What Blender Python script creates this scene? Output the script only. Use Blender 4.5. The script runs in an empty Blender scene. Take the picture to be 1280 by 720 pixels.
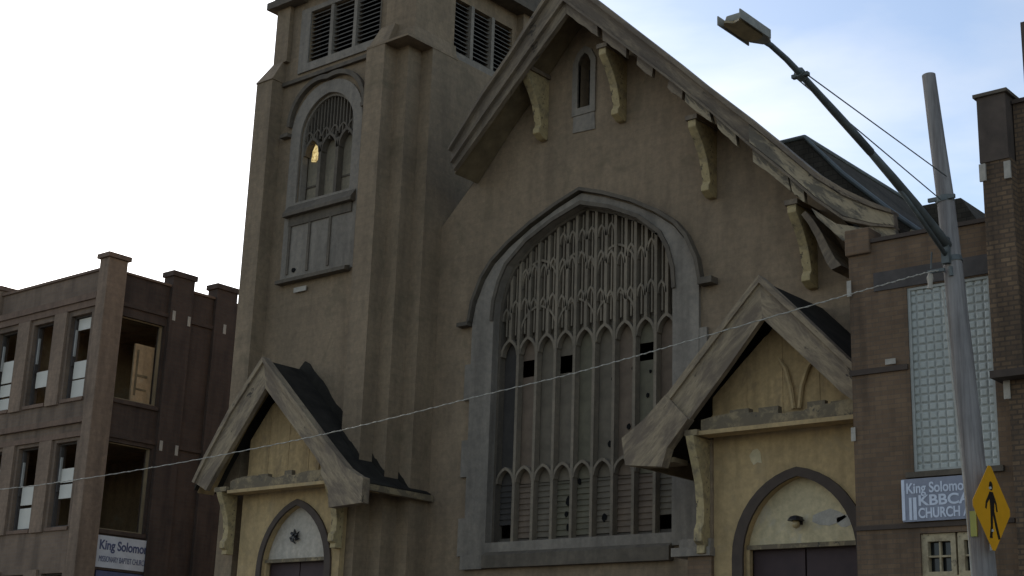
import bpy, bmesh, math, random
from mathutils import Vector, Matrix
from mathutils.geometry import tessellate_polygon
random.seed(7)
R = math.radians
SC = bpy.context.scene
COL = SC.collection

# ------------------------------------------------------------ camera, sky, sun, exposure
F, YAW, PITCH, ROLL = 1859.26, 0.704922, 0.278155, 0.0350872
cam = bpy.data.cameras.new('camera'); camo = bpy.data.objects.new('camera', cam); COL.objects.link(camo)
cam.sensor_width = 36.0; cam.lens = 36.0 * F / 1280.0; cam.clip_start = 0.1; cam.clip_end = 3000
cy, sy = math.cos(YAW), math.sin(YAW)
fw = Vector((-sy*math.cos(PITCH), cy*math.cos(PITCH), math.sin(PITCH)))
rt = Vector((cy, sy, 0)); up = rt.cross(fw)
r2 = rt*math.cos(ROLL) + up*math.sin(ROLL); u2 = -rt*math.sin(ROLL) + up*math.cos(ROLL)
m = Matrix((r2, u2, -fw)).transposed().to_4x4(); m.translation = (0, 0, 1.7)
camo.matrix_world = m
SC.camera = camo
SC.render.resolution_x, SC.render.resolution_y = 1024, 576

SUN_AZ, SUN_EL = R(-70), R(24)
w = bpy.data.worlds.new('World'); SC.world = w; w.use_nodes = True
nt = w.node_tree; N = nt.nodes; Lk = nt.links
bg = N['Background']; bg.inputs['Strength'].default_value = 0.15
sky = N.new('ShaderNodeTexSky'); sky.sky_type = 'NISHITA'; sky.sun_disc = False
sky.sun_elevation = SUN_EL; sky.sun_rotation = SUN_AZ
sky.air_density = 1.0; sky.dust_density = 1.2; sky.ozone_density = 1.6
tc = N.new('ShaderNodeTexCoord')
mp = N.new('ShaderNodeMapping'); mp.inputs['Scale'].default_value = (1.0, 1.0, 3.2); mp.inputs['Rotation'].default_value = (0.25, 0.1, 0.3)
Lk.new(tc.outputs['Generated'], mp.inputs['Vector'])
nz = N.new('ShaderNodeTexNoise'); nz.inputs['Scale'].default_value = 2.3; nz.inputs['Detail'].default_value = 7; nz.inputs['Roughness'].default_value = 0.52; nz.inputs['Distortion'].default_value = 0.3
Lk.new(mp.outputs[0], nz.inputs['Vector'])
rp = N.new('ShaderNodeValToRGB'); rp.color_ramp.elements[0].position = 0.42; rp.color_ramp.elements[1].position = 0.70
rp.color_ramp.elements[0].color = (0.04, 0.04, 0.04, 1); rp.color_ramp.elements[1].color = (0.85, 0.85, 0.85, 1)
Lk.new(nz.outputs['Fac'], rp.inputs['Fac'])
# thin cloud picks up the brightness of the sky behind it, greyed
bw = N.new('ShaderNodeRGBToBW'); Lk.new(sky.outputs[0], bw.inputs[0])
cl = N.new('ShaderNodeVectorMath'); cl.operation = 'SCALE'; cl.inputs[0].default_value = (1.62, 1.66, 1.72)
Lk.new(bw.outputs[0], cl.inputs['Scale'])
mx = N.new('ShaderNodeMix'); mx.data_type = 'RGBA'
Lk.new(rp.outputs[0], mx.inputs[0]); Lk.new(sky.outputs[0], mx.inputs[6]); Lk.new(cl.outputs[0], mx.inputs[7])
Lk.new(mx.outputs[2], bg.inputs['Color'])

sl = bpy.data.lights.new('sun', 'SUN'); sl.energy = 2.0; sl.angle = R(0.6); sl.color = (1.0, 0.9, 0.75)
slo = bpy.data.objects.new('sun', sl); COL.objects.link(slo)
sd = Vector((math.sin(SUN_AZ)*math.cos(SUN_EL), math.cos(SUN_AZ)*math.cos(SUN_EL), math.sin(SUN_EL)))
slo.rotation_euler = sd.to_track_quat('Z', 'Y').to_euler(); slo.location = (-60, 40, 60)

SC.view_settings.view_transform = 'Standard'; SC.view_settings.look = 'None'
SC.view_settings.gamma = 1; SC.view_settings.use_curve_mapping = False
SC.view_settings.exposure = 0.32

# ------------------------------------------------------------ materials
def node_mat(name):
    m = bpy.data.materials.new(name); m.use_nodes = True
    return m, m.node_tree.nodes, m.node_tree.links, m.node_tree.nodes['Principled BSDF']
def wallvec(n, l):
    """object coordinates with x+y on the first axis, so that courses run level on every upright face"""
    t = n.new('ShaderNodeTexCoord'); s = n.new('ShaderNodeSeparateXYZ'); l.new(t.outputs['Object'], s.inputs[0])
    a = n.new('ShaderNodeMath'); a.operation = 'ADD'; l.new(s.outputs[0], a.inputs[0]); l.new(s.outputs[1], a.inputs[1])
    c = n.new('ShaderNodeCombineXYZ'); l.new(a.outputs[0], c.inputs[0]); l.new(s.outputs[2], c.inputs[1])
    return t, c
def ramp(n, l, fac, stops):
    r = n.new('ShaderNodeValToRGB'); e = r.color_ramp.elements
    e[0].position, e[0].color = stops[0][0], (*stops[0][1], 1)
    e[1].position, e[1].color = stops[-1][0], (*stops[-1][1], 1)
    for p, c in stops[1:-1]:
        k = e.new(p); k.color = (*c, 1)
    l.new(fac, r.inputs['Fac']); return r
def noise(n, l, vec, scale, detail=5, rough=0.6, stretch=None, dist=0.0):
    if stretch:
        mp = n.new('ShaderNodeMapping'); mp.inputs['Scale'].default_value = stretch; l.new(vec, mp.inputs['Vector']); vec = mp.outputs[0]
    t = n.new('ShaderNodeTexNoise'); t.inputs['Scale'].default_value = scale; t.inputs['Detail'].default_value = detail
    t.inputs['Roughness'].default_value = rough; t.inputs['Distortion'].default_value = dist
    l.new(vec, t.inputs['Vector']); return t
def mix(n, l, fac, a, b, mode='MIX'):
    x = n.new('ShaderNodeMix'); x.data_type = 'RGBA'; x.blend_type = mode
    for i, v in ((0, fac), (6, a), (7, b)):
        if hasattr(v, 'links') or hasattr(v, 'is_linked'): l.new(v, x.inputs[i])
        elif i == 0: x.inputs[0].default_value = v
        else: x.inputs[i].default_value = (*v, 1)
    return x.outputs[2]
def bump(n, l, h, bs, strength, dist=0.02, prev=None):
    b = n.new('ShaderNodeBump'); b.inputs['Strength'].default_value = strength; b.inputs['Distance'].default_value = dist
    l.new(h, b.inputs['Height'])
    if prev: l.new(prev.outputs[0], b.inputs['Normal'])
    l.new(b.outputs[0], bs.inputs['Normal']); return b

def stucco(name, c, var=0.35, streak=0.5, rough=0.9, stain=None, courses=0.0, spots=0.0):
    m, n, l, bs = node_mat(name)
    t, wv = wallvec(n, l); o = t.outputs['Object']
    n1 = noise(n, l, o, 0.55, 6, 0.62)
    lo = tuple(x*(1-var) for x in c); hi = tuple(min(1, x*(1+var)) for x in c)
    r1 = ramp(n, l, n1.outputs['Fac'], [(0.3, lo), (0.5, c), (0.72, hi)])
    n2 = noise(n, l, o, 3.2, 5, 0.6, (1, 1, 0.12))
    r2 = ramp(n, l, n2.outputs['Fac'], [(0.32, (1-streak,)*3), (0.56, (1, 1, 1))])
    col = mix(n, l, 1.0, r1.outputs[0], r2.outputs[0], 'MULTIPLY')
    n3 = noise(n, l, o, 9, 6, 0.7)
    r3 = ramp(n, l, n3.outputs['Fac'], [(0.3, (0.8, 0.8, 0.8)), (0.7, (1.15, 1.13, 1.1))])
    col = mix(n, l, 1.0, col, r3.outputs[0], 'MULTIPLY')
    if stain:
        n4 = noise(n, l, o, 1.4, 6, 0.66, None, 0.6)
        r4 = ramp(n, l, n4.outputs['Fac'], [(0.55, (0, 0, 0)), (0.68, (1, 1, 1))])
        k = n.new('ShaderNodeMath'); k.operation = 'MULTIPLY'; k.inputs[1].default_value = 0.6; l.new(r4.outputs[0], k.inputs[0])
        col = mix(n, l, k.outputs[0], col, stain)
    if spots:
        n5 = noise(n, l, o, 5.5, 3, 0.5)
        r5 = ramp(n, l, n5.outputs['Fac'], [(0.69, (0, 0, 0)), (0.73, (1, 1, 1))])
        k = n.new('ShaderNodeMath'); k.operation = 'MULTIPLY'; k.inputs[1].default_value = spots; l.new(r5.outputs[0], k.inputs[0])
        col = mix(n, l, k.outputs[0], col, (0.32, 0.30, 0.26))
    pb = None
    if courses:
        b = n.new('ShaderNodeTexBrick'); b.inputs['Scale'].default_value = 1.0
        b.inputs['Brick Width'].default_value = 0.42; b.inputs['Row Height'].default_value = 0.14
        b.inputs['Mortar Size'].default_value = 0.008; b.inputs['Mortar Smooth'].default_value = 0.5
        b.inputs['Color1'].default_value = (1, 1, 1, 1); b.inputs['Color2'].default_value = (1-courses, 1-courses, 1-courses, 1)
        b.inputs['Mortar'].default_value = (1-1.6*courses,)*3 + (1,)
        l.new(wv.outputs[0], b.inputs['Vector'])
        col = mix(n, l, 1.0, col, b.outputs['Color'], 'MULTIPLY')
        pb = bump(n, l, b.outputs['Fac'], bs, -0.25, 0.01)
    l.new(col, bs.inputs['Base Color']); bs.inputs['Roughness'].default_value = rough
    bump(n, l, n3.outputs['Fac'], bs, 0.5, 0.02, pb)
    return m
def brickm(name, c1, c2, mortar, bw=0.24, rh=0.085, ms=0.012, strong=0.6, var=0.3):
    m, n, l, bs = node_mat(name)
    t, wv = wallvec(n, l)
    nd = noise(n, l, t.outputs['Object'], 4, 3, 0.5)
    b = n.new('ShaderNodeTexBrick'); b.inputs['Scale'].default_value = 1.0
    b.inputs['Brick Width'].default_value = bw; b.inputs['Row Height'].default_value = rh; b.inputs['Mortar Size'].default_value = ms
    b.inputs['Mortar Smooth'].default_value = 0.3; b.inputs['Bias'].default_value = 0.0
    b.inputs['Color1'].default_value = (*c1, 1); b.inputs['Color2'].default_value = (*c2, 1); b.inputs['Mortar'].default_value = (*mortar, 1)
    l.new(wv.outputs[0], b.inputs['Vector'])
    n1 = noise(n, l, t.outputs['Object'], 0.9, 6, 0.65)
    r1 = ramp(n, l, n1.outputs['Fac'], [(0.3, (1-var,)*3), (0.7, (1+var*0.6,)*3)])
    col = mix(n, l, 1.0, b.outputs['Color'], r1.outputs[0], 'MULTIPLY')
    n2 = noise(n, l, t.outputs['Object'], 3.0, 5, 0.6, (1, 1, 0.14))
    r2 = ramp(n, l, n2.outputs['Fac'], [(0.34, (0.62,)*3), (0.55, (1, 1, 1))])
    col = mix(n, l, 1.0, col, r2.outputs[0], 'MULTIPLY')
    l.new(col, bs.inputs['Base Color']); bs.inputs['Roughness'].default_value = 0.92
    p = bump(n, l, b.outputs['Fac'], bs, -strong, 0.015)
    n3 = noise(n, l, t.outputs['Object'], 30, 3, 0.6)
    bump(n, l, n3.outputs['Fac'], bs, 0.4, 0.01, p)
    return m
def peeling(name, paint, wood, dark, lo=0.45, hi=0.6, scale=2.6, axis=(1, 1, 1), slope=0):
    m, n, l, bs = node_mat(name)
    t, wv = wallvec(n, l); o = t.outputs['Object']
    if slope:   # boards nailed up at a slope: the paint peels along their grain, on either side of the ridge
        sx = n.new('ShaderNodeSeparateXYZ'); l.new(o, sx.inputs[0])
        mg = n.new('ShaderNodeNewGeometry'); ps = n.new('ShaderNodeMapping'); ps.inputs['Rotation'].default_value = (0, R(slope), 0); ps.inputs['Scale'].default_value = (1, 1, 1)
        l.new(o, ps.inputs['Vector']); s2 = n.new('ShaderNodeMapping'); s2.inputs['Scale'].default_value = (0.45, 1, 1.9); l.new(ps.outputs[0], s2.inputs['Vector']); o = s2.outputs[0]
    n1 = noise(n, l, o, scale, 8, 0.7, axis, 0.4)
    r1 = ramp(n, l, n1.outputs['Fac'], [(lo, (0, 0, 0)), (hi, (1, 1, 1))])
    n0 = noise(n, l, o, 14, 4, 0.6)
    pv = ramp(n, l, n0.outputs['Fac'], [(0.3, tuple(x*0.8 for x in paint)), (0.7, tuple(min(1, x*1.12) for x in paint))])
    col = mix(n, l, r1.outputs[0], wood, pv.outputs[0])
    n2 = noise(n, l, o, scale*1.7, 7, 0.7, None, 0.8)
    r2 = ramp(n, l, n2.outputs['Fac'], [(0.6, (0, 0, 0)), (0.66, (1, 1, 1))])
    col = mix(n, l, r2.outputs[0], col, dark)
    l.new(col, bs.inputs['Base Color']); bs.inputs['Roughness'].default_value = 0.85
    bump(n, l, r1.outputs[0], bs, 0.4, 0.01)
    return m
def plain(name, c, rough=0.7, metal=0.0, var=0.15, scale=6, spec=0.5):
    m, n, l, bs = node_mat(name)
    t = n.new('ShaderNodeTexCoord'); n1 = noise(n, l, t.outputs['Object'], scale, 5, 0.6)
    r = ramp(n, l, n1.outputs['Fac'], [(0.3, tuple(x*(1-var) for x in c)), (0.7, tuple(min(1, x*(1+var)) for x in c))])
    l.new(r.outputs[0], bs.inputs['Base Color']); bs.inputs['Roughness'].default_value = rough; bs.inputs['Metallic'].default_value = metal
    bs.inputs['Specular IOR Level'].default_value = spec
    bump(n, l, n1.outputs['Fac'], bs, 0.15, 0.01)
    return m
def shingles(name, c):
    m, n, l, bs = node_mat(name)
    t, wv = wallvec(n, l)
    b = n.new('ShaderNodeTexBrick'); b.inputs['Brick Width'].default_value = 0.2; b.inputs['Row Height'].default_value = 0.11; b.inputs['Mortar Size'].default_value = 0.006
    b.inputs['Scale'].default_value = 1
    b.inputs['Color1'].default_value = (*c, 1); b.inputs['Color2'].default_value = (*[x*0.78 for x in c], 1); b.inputs['Mortar'].default_value = (*[x*0.5 for x in c], 1)
    l.new(wv.outputs[0], b.inputs['Vector'])
    n1 = noise(n, l, t.outputs['Object'], 1.2, 6, 0.7); r1 = ramp(n, l, n1.outputs['Fac'], [(0.3, (0.6,)*3), (0.7, (1.3,)*3)])
    l.new(mix(n, l, 1.0, b.outputs['Color'], r1.outputs[0], 'MULTIPLY'), bs.inputs['Base Color']); bs.inputs['Roughness'].default_value = 1.0; bs.inputs['Specular IOR Level'].default_value = 0.1
    bump(n, l, b.outputs['Fac'], bs, -0.5, 0.02); return m

M = {}
M['stucco'] = stucco('church_stucco', (0.262, 0.189, 0.115), 0.18, 0.2, stain=(0.155, 0.118, 0.068), courses=0.06)
M['stucco_tower'] = stucco('tower_stucco', (0.254, 0.184, 0.111), 0.18, 0.22, stain=(0.14, 0.108, 0.06), courses=0.07)
M['stone'] = stucco('grey_trim_stone', (0.235, 0.20, 0.155), 0.18, 0.30)
M['stone_dark'] = stucco('dark_moulding', (0.125, 0.100, 0.070), 0.25, 0.3)
M['tracery'] = stucco('tracery_stone', (0.215, 0.172, 0.118), 0.25, 0.3)
M['board_grey'] = plain('board_grey', (0.155, 0.125, 0.085), 0.85, 0, 0.25, 3)
M['board_green'] = plain('board_green', (0.145, 0.125, 0.078), 0.85, 0, 0.25, 3)
M['board_brown'] = plain('board_brown', (0.165, 0.118, 0.078), 0.85, 0, 0.25, 3)
M['board_dark'] = plain('board_dark', (0.045, 0.038, 0.030), 0.85, 0, 0.25, 3)
M['rake'] = peeling('weathered_rake_board', (0.25, 0.19, 0.12), (0.13, 0.098, 0.066), (0.055, 0.042, 0.03), 0.44, 0.62, 2.0, (1, 1, 1), 45)
M['rake_r'] = peeling('weathered_rake_board', (0.25, 0.19, 0.12), (0.13, 0.098, 0.066), (0.055, 0.042, 0.03), 0.44, 0.62, 2.0, (1, 1, 1), -45)
M['rake_worn'] = peeling('bare_rake_board', (0.36, 0.285, 0.175), (0.13, 0.108, 0.075), (0.05, 0.042, 0.03), 0.46, 0.54, 2.4, (1, 1, 1), 45)
M['rake_worn_r'] = peeling('bare_rake_board', (0.36, 0.285, 0.175), (0.13, 0.108, 0.075), (0.05, 0.042, 0.03), 0.46, 0.54, 2.4, (1, 1, 1), -45)
M['bracket'] = peeling('cream_bracket_paint', (0.42, 0.32, 0.155), (0.21, 0.165, 0.095), (0.08, 0.06, 0.04), 0.36, 0.52, 3.5)
M['cream'] = stucco('cream_porch_plaster', (0.46, 0.325, 0.155), 0.14, 0.25, stain=(0.33, 0.25, 0.14))
M['cream_dark'] = stucco('cream_porch_boards', (0.42, 0.29, 0.135), 0.22, 0.3, stain=(0.17, 0.12, 0.07))
M['tymp'] = stucco('tympanum_paint', (0.56, 0.46, 0.27), 0.12, 0.12, stain=(0.48, 0.44, 0.36))
M['tymp_white'] = stucco('white_tympanum_paint', (0.50, 0.44, 0.35), 0.12, 0.15, stain=(0.36, 0.30, 0.22))
M['arch_brown'] = plain('brown_arch_band', (0.062, 0.042, 0.028), 0.8, 0, 0.2, 4)
M['door'] = plain('dark_door', (0.045, 0.024, 0.022), 0.7, 0, 0.25, 3)
M['beam'] = peeling('rotted_beam', (0.30, 0.225, 0.12), (0.15, 0.115, 0.068), (0.05, 0.045, 0.035), 0.48, 0.6, 2.8)
M['roof'] = shingles('roof_shingles', (0.066, 0.056, 0.042))
M['roof_tar'] = plain('black_roof_felt', (0.026, 0.022, 0.016), 0.95, 0, 0.4, 3, 0.2)
M['soffit'] = plain('soffit_boards', (0.17, 0.125, 0.065), 0.9, 0, 0.3, 3)
M['dark'] = plain('dark_interior', (0.012, 0.011, 0.010), 0.95, 0, 0.2, 2, 0.1)
M['louver'] = plain('louver_slats', (0.11, 0.095, 0.075), 0.8, 0, 0.25, 3)
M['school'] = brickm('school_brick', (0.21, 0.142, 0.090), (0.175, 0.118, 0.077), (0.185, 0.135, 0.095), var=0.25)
M['school_side_shaded'] = brickm('school_side_brick_shaded', (0.082, 0.050, 0.033), (0.068, 0.042, 0.028), (0.07, 0.05, 0.036), var=0.3)  # school brick darkened: shade of the nook is put into the side colour
M['school_pier'] = stucco('school_pier_concrete', (0.24, 0.165, 0.108), 0.2, 0.35, courses=0.08)
M['school_trim'] = stucco('school_trim', (0.18, 0.115, 0.075), 0.2, 0.3, spots=0.4)
M['interior_brown'] = stucco('room_plaster', (0.42, 0.29, 0.155), 0.2, 0.3, stain=(0.46, 0.38, 0.24))
M['pane_white'] = plain('white_pane', (0.62, 0.58, 0.48), 0.5, 0, 0.08, 2)
M['pane_tan'] = plain('tan_board', (0.26, 0.20, 0.115), 0.8, 0, 0.2, 2)
M['sash'] = plain('sash_paint', (0.40, 0.38, 0.33), 0.7, 0, 0.2, 4)
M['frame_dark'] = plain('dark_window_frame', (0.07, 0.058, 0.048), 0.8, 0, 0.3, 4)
M['annex'] = brickm('annex_brick', (0.200, 0.125, 0.068), (0.150, 0.094, 0.053), (0.14, 0.098, 0.062), 0.2, 0.068, 0.008, 0.5, 0.3)
M['rough_brick'] = brickm('rough_brick', (0.215, 0.135, 0.070), (0.13, 0.082, 0.046), (0.10, 0.068, 0.042), 0.15, 0.068, 0.014, 0.9, 0.3)
M['tower_cap'] = plain('blackened_pier_top', (0.085, 0.062, 0.045), 0.9, 0, 0.3, 3)
M['tie'] = stucco('pale_stone_block', (0.42, 0.38, 0.31), 0.1, 0.1)
M['sign_white'] = plain('sign_white_paint', (0.56, 0.56, 0.56), 0.6, 0, 0.1, 4)
M['sign_blue'] = plain('sign_blue_grey_paint', (0.25, 0.26, 0.30), 0.6, 0, 0.2, 4)
M['ink'] = plain('sign_lettering', (0.07, 0.08, 0.15), 0.6, 0, 0.2, 5)
M['ink_white'] = plain('white_lettering', (0.62, 0.65, 0.70), 0.6, 0, 0.1, 8)
M['tan_frame'] = peeling('tan_window_paint', (0.46, 0.37, 0.22), (0.25, 0.19, 0.11), (0.12, 0.09, 0.06), 0.35, 0.5, 4)
M['yellow'] = plain('yellow_sign', (0.85, 0.40, 0.012), 0.45, 0, 0.06, 3)
M['black'] = plain('black_paint', (0.012, 0.010, 0.009), 0.5, 0, 0.1, 5)
M['galv'] = plain('galvanised_steel', (0.3, 0.3, 0.28), 0.5, 0.3, 0.15, 8)
M['arm'] = plain('grey_green_lamp_arm', (0.115, 0.125, 0.115), 0.6, 0.2, 0.2, 6)
M['lamp_shell'] = plain('lamp_housing', (0.30, 0.28, 0.22), 0.6, 0.2, 0.2, 8)
M['lens'] = plain('yellowed_lens', (0.36, 0.27, 0.13), 0.4, 0, 0.3, 8)
M['cable'] = plain('pale_cable', (0.40, 0.37, 0.30), 0.6, 0, 0.2, 10)
M['yellow_tag'] = plain('yellow_green_tag', (0.35, 0.36, 0.08), 0.6, 0, 0.1, 5)
def pole_wood():
    m, n, l, bs = node_mat('weathered_pole_wood')
    t = n.new('ShaderNodeTexCoord'); o = t.outputs['Object']
    n1 = noise(n, l, o, 16, 6, 0.65, (1, 1, 0.05))
    r1 = ramp(n, l, n1.outputs['Fac'], [(0.3, (0.14, 0.12, 0.105)), (0.55, (0.27, 0.245, 0.22)), (0.8, (0.36, 0.33, 0.29))])
    n2 = noise(n, l, o, 1.0, 4, 0.6); r2 = ramp(n, l, n2.outputs['Fac'], [(0.3, (0.75,)*3), (0.7, (1.15,)*3)])
    l.new(mix(n, l, 1.0, r1.outputs[0], r2.outputs[0], 'MULTIPLY'), bs.inputs['Base Color']); bs.inputs['Roughness'].default_value = 0.9
    bump(n, l, n1.outputs['Fac'], bs, 0.8, 0.01); return m
M['pole'] = pole_wood()
def glassblock():
    m, n, l, bs = node_mat('glass_block')
    t = n.new('ShaderNodeTexCoord'); n1 = noise(n, l, t.outputs['Object'], 1.1, 4, 0.6, (3, 1, 0.6))
    r = ramp(n, l, n1.outputs['Fac'], [(0.3, (0.34, 0.35, 0.30)), (0.7, (0.48, 0.49, 0.43))])
    l.new(r.outputs[0], bs.inputs['Base Color']); bs.inputs['Roughness'].default_value = 0.4
    bs.inputs['Specular IOR Level'].default_value = 0.4
    n2 = noise(n, l, t.outputs['Object'], 18, 2, 0.5); bump(n, l, n2.outputs['Fac'], bs, 0.5, 0.01)
    return m
M['gblock'] = glassblock()
M['mortar'] = plain('glass_block_mortar', (0.38, 0.38, 0.33), 0.8)
def glass():
    m, n, l, bs = node_mat('dark_window_glass')
    bs.inputs['Base Color'].default_value = (0.012, 0.014, 0.015, 1); bs.inputs['Roughness'].default_value = 0.15
    t = n.new('ShaderNodeTexCoord'); n2 = noise(n, l, t.outputs['Object'], 3, 2, 0.5); bump(n, l, n2.outputs['Fac'], bs, 0.1, 0.01)
    return m
M['glass'] = glass()
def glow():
    m, n, l, bs = node_mat('glowing_amber_glass')
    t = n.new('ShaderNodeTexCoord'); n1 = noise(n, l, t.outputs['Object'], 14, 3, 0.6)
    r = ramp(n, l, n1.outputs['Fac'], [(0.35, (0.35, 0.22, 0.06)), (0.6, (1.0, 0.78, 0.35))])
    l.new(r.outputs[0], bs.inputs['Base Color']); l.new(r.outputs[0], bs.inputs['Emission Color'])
    bs.inputs['Emission Strength'].default_value = 0.5; bs.inputs['Roughness'].default_value = 0.4  # emission stands in for sky light passing through the pane
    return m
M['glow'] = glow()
M['asphalt'] = stucco('asphalt', (0.05, 0.05, 0.052), 0.2, 0.0)
M['walk'] = stucco('sidewalk_concrete', (0.30, 0.28, 0.25), 0.15, 0.0)
M['dirt'] = stucco('ground_dirt', (0.12, 0.10, 0.07), 0.3, 0.0)

# ------------------------------------------------------------ geometry helpers
class MB:
    def __init__(s): s.v = []; s.f = []
    def add(s, vs, fs):
        b = len(s.v); s.v += [tuple(v) for v in vs]; s.f += [tuple(b+i for i in f) for f in fs]; return s
    def box(s, x0, x1, y0, y1, z0, z1):
        return s.frustum(x0, x1, y0, y1, z0, x0, x1, y0, y1, z1)
    def frustum(s, x0, x1, y0, y1, z0, X0, X1, Y0, Y1, z1):
        vs = [(x0, y0, z0), (x1, y0, z0), (x1, y1, z0), (x0, y1, z0), (X0, Y0, z1), (X1, Y0, z1), (X1, Y1, z1), (X0, Y1, z1)]
        return s.add(vs, [(0, 3, 2, 1), (4, 5, 6, 7), (0, 1, 5, 4), (1, 2, 6, 5), (2, 3, 7, 6), (3, 0, 4, 7)])
    def prism(s, loops, a0, a1, plane='xz'):
        """loops: outer polygon and holes in the plane; extruded from a0 to a1 along the third axis"""
        if not isinstance(loops[0][0], (tuple, list)): loops = [loops]
        def P(p, a):
            return {'xz': (p[0], a, p[1]), 'yz': (a, p[0], p[1]), 'xy': (p[0], p[1], a)}[plane]
        flat = [p for lp in loops for p in lp]
        tris = tessellate_polygon([[Vector((p[0], p[1], 0)) for p in lp] for lp in loops])
        n = len(flat)
        vs = [P(p, a0) for p in flat] + [P(p, a1) for p in flat]
        fs = [tuple(t) for t in tris] + [tuple(n+i for i in reversed(t)) for t in tris]
        b = 0
        for lp in loops:
            k = len(lp)
            for i in range(k):
                j = (i+1) % k; fs.append((b+i, b+j, n+b+j, n+b+i))
            b += k
        return s.add(vs, fs)
    def tube(s, path, r, seg=10, cap=True):
        path = [Vector(p) for p in path]
        rs = r if isinstance(r, (list, tuple)) else [r]*len(path)
        rings = []; prev = None
        for i, p in enumerate(path):
            d = (path[min(i+1, len(path)-1)] - path[max(i-1, 0)]).normalized()
            a = Vector((0, 0, 1)) if abs(d.z) < 0.9 else Vector((1, 0, 0))
            if prev is not None: a = prev
            u = (a - d*a.dot(d)).normalized(); v = d.cross(u); prev = u
            rings.append([p + rs[i]*(u*math.cos(2*math.pi*k/seg) + v*math.sin(2*math.pi*k/seg)) for k in range(seg)])
        vs = [q for rg in rings for q in rg]; fs = []
        for i in range(len(path)-1):
            for k in range(seg):
                j = (k+1) % seg; fs.append((i*seg+k, i*seg+j, (i+1)*seg+j, (i+1)*seg+k))
        if cap: fs += [tuple(range(seg-1, -1, -1)), tuple((len(path)-1)*seg+k for k in range(seg))]
        return s.add(vs, fs)
    def ribbon(s, outer, inner, y0, y1, closed=False):
        """strip between two XZ polylines of equal length, with thickness y0..y1"""
        n = len(outer)
        vs = [(p[0], y0, p[1]) for p in outer] + [(p[0], y0, p[1]) for p in inner] + [(p[0], y1, p[1]) for p in outer] + [(p[0], y1, p[1]) for p in inner]
        fs = []
        for i in range(n-1):
            fs += [(i, i+1, n+i+1, n+i), (2*n+i, 3*n+i, 3*n+i+1, 2*n+i+1), (i, 2*n+i, 2*n+i+1, i+1), (n+i, n+i+1, 3*n+i+1, 3*n+i)]
        fs += [(0, n, 3*n, 2*n), (n-1, 3*n-1, 4*n-1, 2*n-1)]
        return s.add(vs, fs)
    def build(s, name, mat, parent=None, origin=None, smooth=False, bevel=0.0, label=None):
        xs = list(zip(*s.v))
        c = Vector(origin) if origin is not None else Vector([(min(q)+max(q))/2 for q in xs])
        me = bpy.data.meshes.new(name); me.from_pydata([tuple(Vector(v)-c) for v in s.v], [], s.f); me.update()
        bm = bmesh.new(); bm.from_mesh(me); bmesh.ops.recalc_face_normals(bm, faces=bm.faces); bm.to_mesh(me); bm.free()
        if smooth:
            for p in me.polygons: p.use_smooth = True
        me.materials.append(M[mat])
        o = bpy.data.objects.new(name, me); COL.objects.link(o)
        place(o, c, parent)
        if bevel:
            b = o.modifiers.new('bevel', 'BEVEL'); b.width = bevel; b.segments = 2; b.limit_method = 'ANGLE'; b.angle_limit = R(40)
        if label: o['label'] = label
        return o
def wpos(o):
    p = Vector((0, 0, 0))
    while o: p += o.location; o = o.parent
    return p
def place(o, c, parent):
    if parent: o.parent = parent; o.location = Vector(c) - wpos(parent)
    else: o.location = c
def tag(o, label, cat, group=None, kind=None):
    if label: o['label'] = label
    if cat: o['category'] = cat
    if group: o['group'] = group
    if kind: o['kind'] = kind
    return o
def thing(name, loc, label, cat, group=None):
    o = bpy.data.objects.new(name, None); o.empty_display_size = 0.3; COL.objects.link(o); o.location = loc
    return tag(o, label, cat, group)
def struct(o): o['kind'] = 'structure'; return o
def copy_to(o, delta, parent):
    """copy of a part and its sub-parts, shifted by delta"""
    c = o.copy(); COL.objects.link(c); c.parent = parent; c.location = Vector(o.location) + Vector(delta)
    for ch in o.children:
        d = ch.copy(); COL.objects.link(d); d.parent = c
    return c
def text_part(name, body, mat, parent, loc, size, xscale=1.0, normal='front', depth=0.006, bold=0.0):
    cu = bpy.data.curves.new(name, 'FONT'); cu.body = body; cu.size = size; cu.extrude = depth; cu.offset = bold
    cu.align_x = 'LEFT'; cu.align_y = 'BOTTOM_BASELINE'
    tmp = bpy.data.objects.new(name, cu); COL.objects.link(tmp); bpy.context.view_layer.update()
    me = bpy.data.meshes.new_from_object(tmp.evaluated_get(bpy.context.evaluated_depsgraph_get()))
    bpy.data.objects.remove(tmp)
    for v in me.vertices:
        x, y, z = v.co; v.co = (x*xscale, -z, y) if normal == 'front' else (z, x*xscale, y)
    me.materials.clear(); me.materials.append(M[mat])
    o = bpy.data.objects.new(name, me); COL.objects.link(o); place(o, loc, parent); return o
def text_w(body, size):
    cu = bpy.data.curves.new('w', 'FONT'); cu.body = body; cu.size = size
    tmp = bpy.data.objects.new('w', cu); COL.objects.link(tmp); bpy.context.view_layer.update(); w = tmp.dimensions.x
    bpy.data.objects.remove(tmp); return w

# ------------------------------------------------------------ ground
struct(MB().box(-400, 400, -200, 600, -0.5, -0.13).build('ground', 'dirt'))
struct(MB().box(-300, 200, -6, 13.0, -0.3, -0.12).build('road', 'asphalt'))
struct(MB().box(-300, 200, 13.0, 13.2, -0.3, 0.02).build('kerb', 'walk'))
struct(MB().box(-300, 200, 13.2, 18.6, -0.3, 0.0).build('sidewalk', 'walk'))

# ============================================================ CHURCH
CH = thing('church', (-17, 22, 0), 'tall weathered stucco church with a belfry tower, steep front gable and boarded pointed window', 'church')
GX = -16.95
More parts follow.
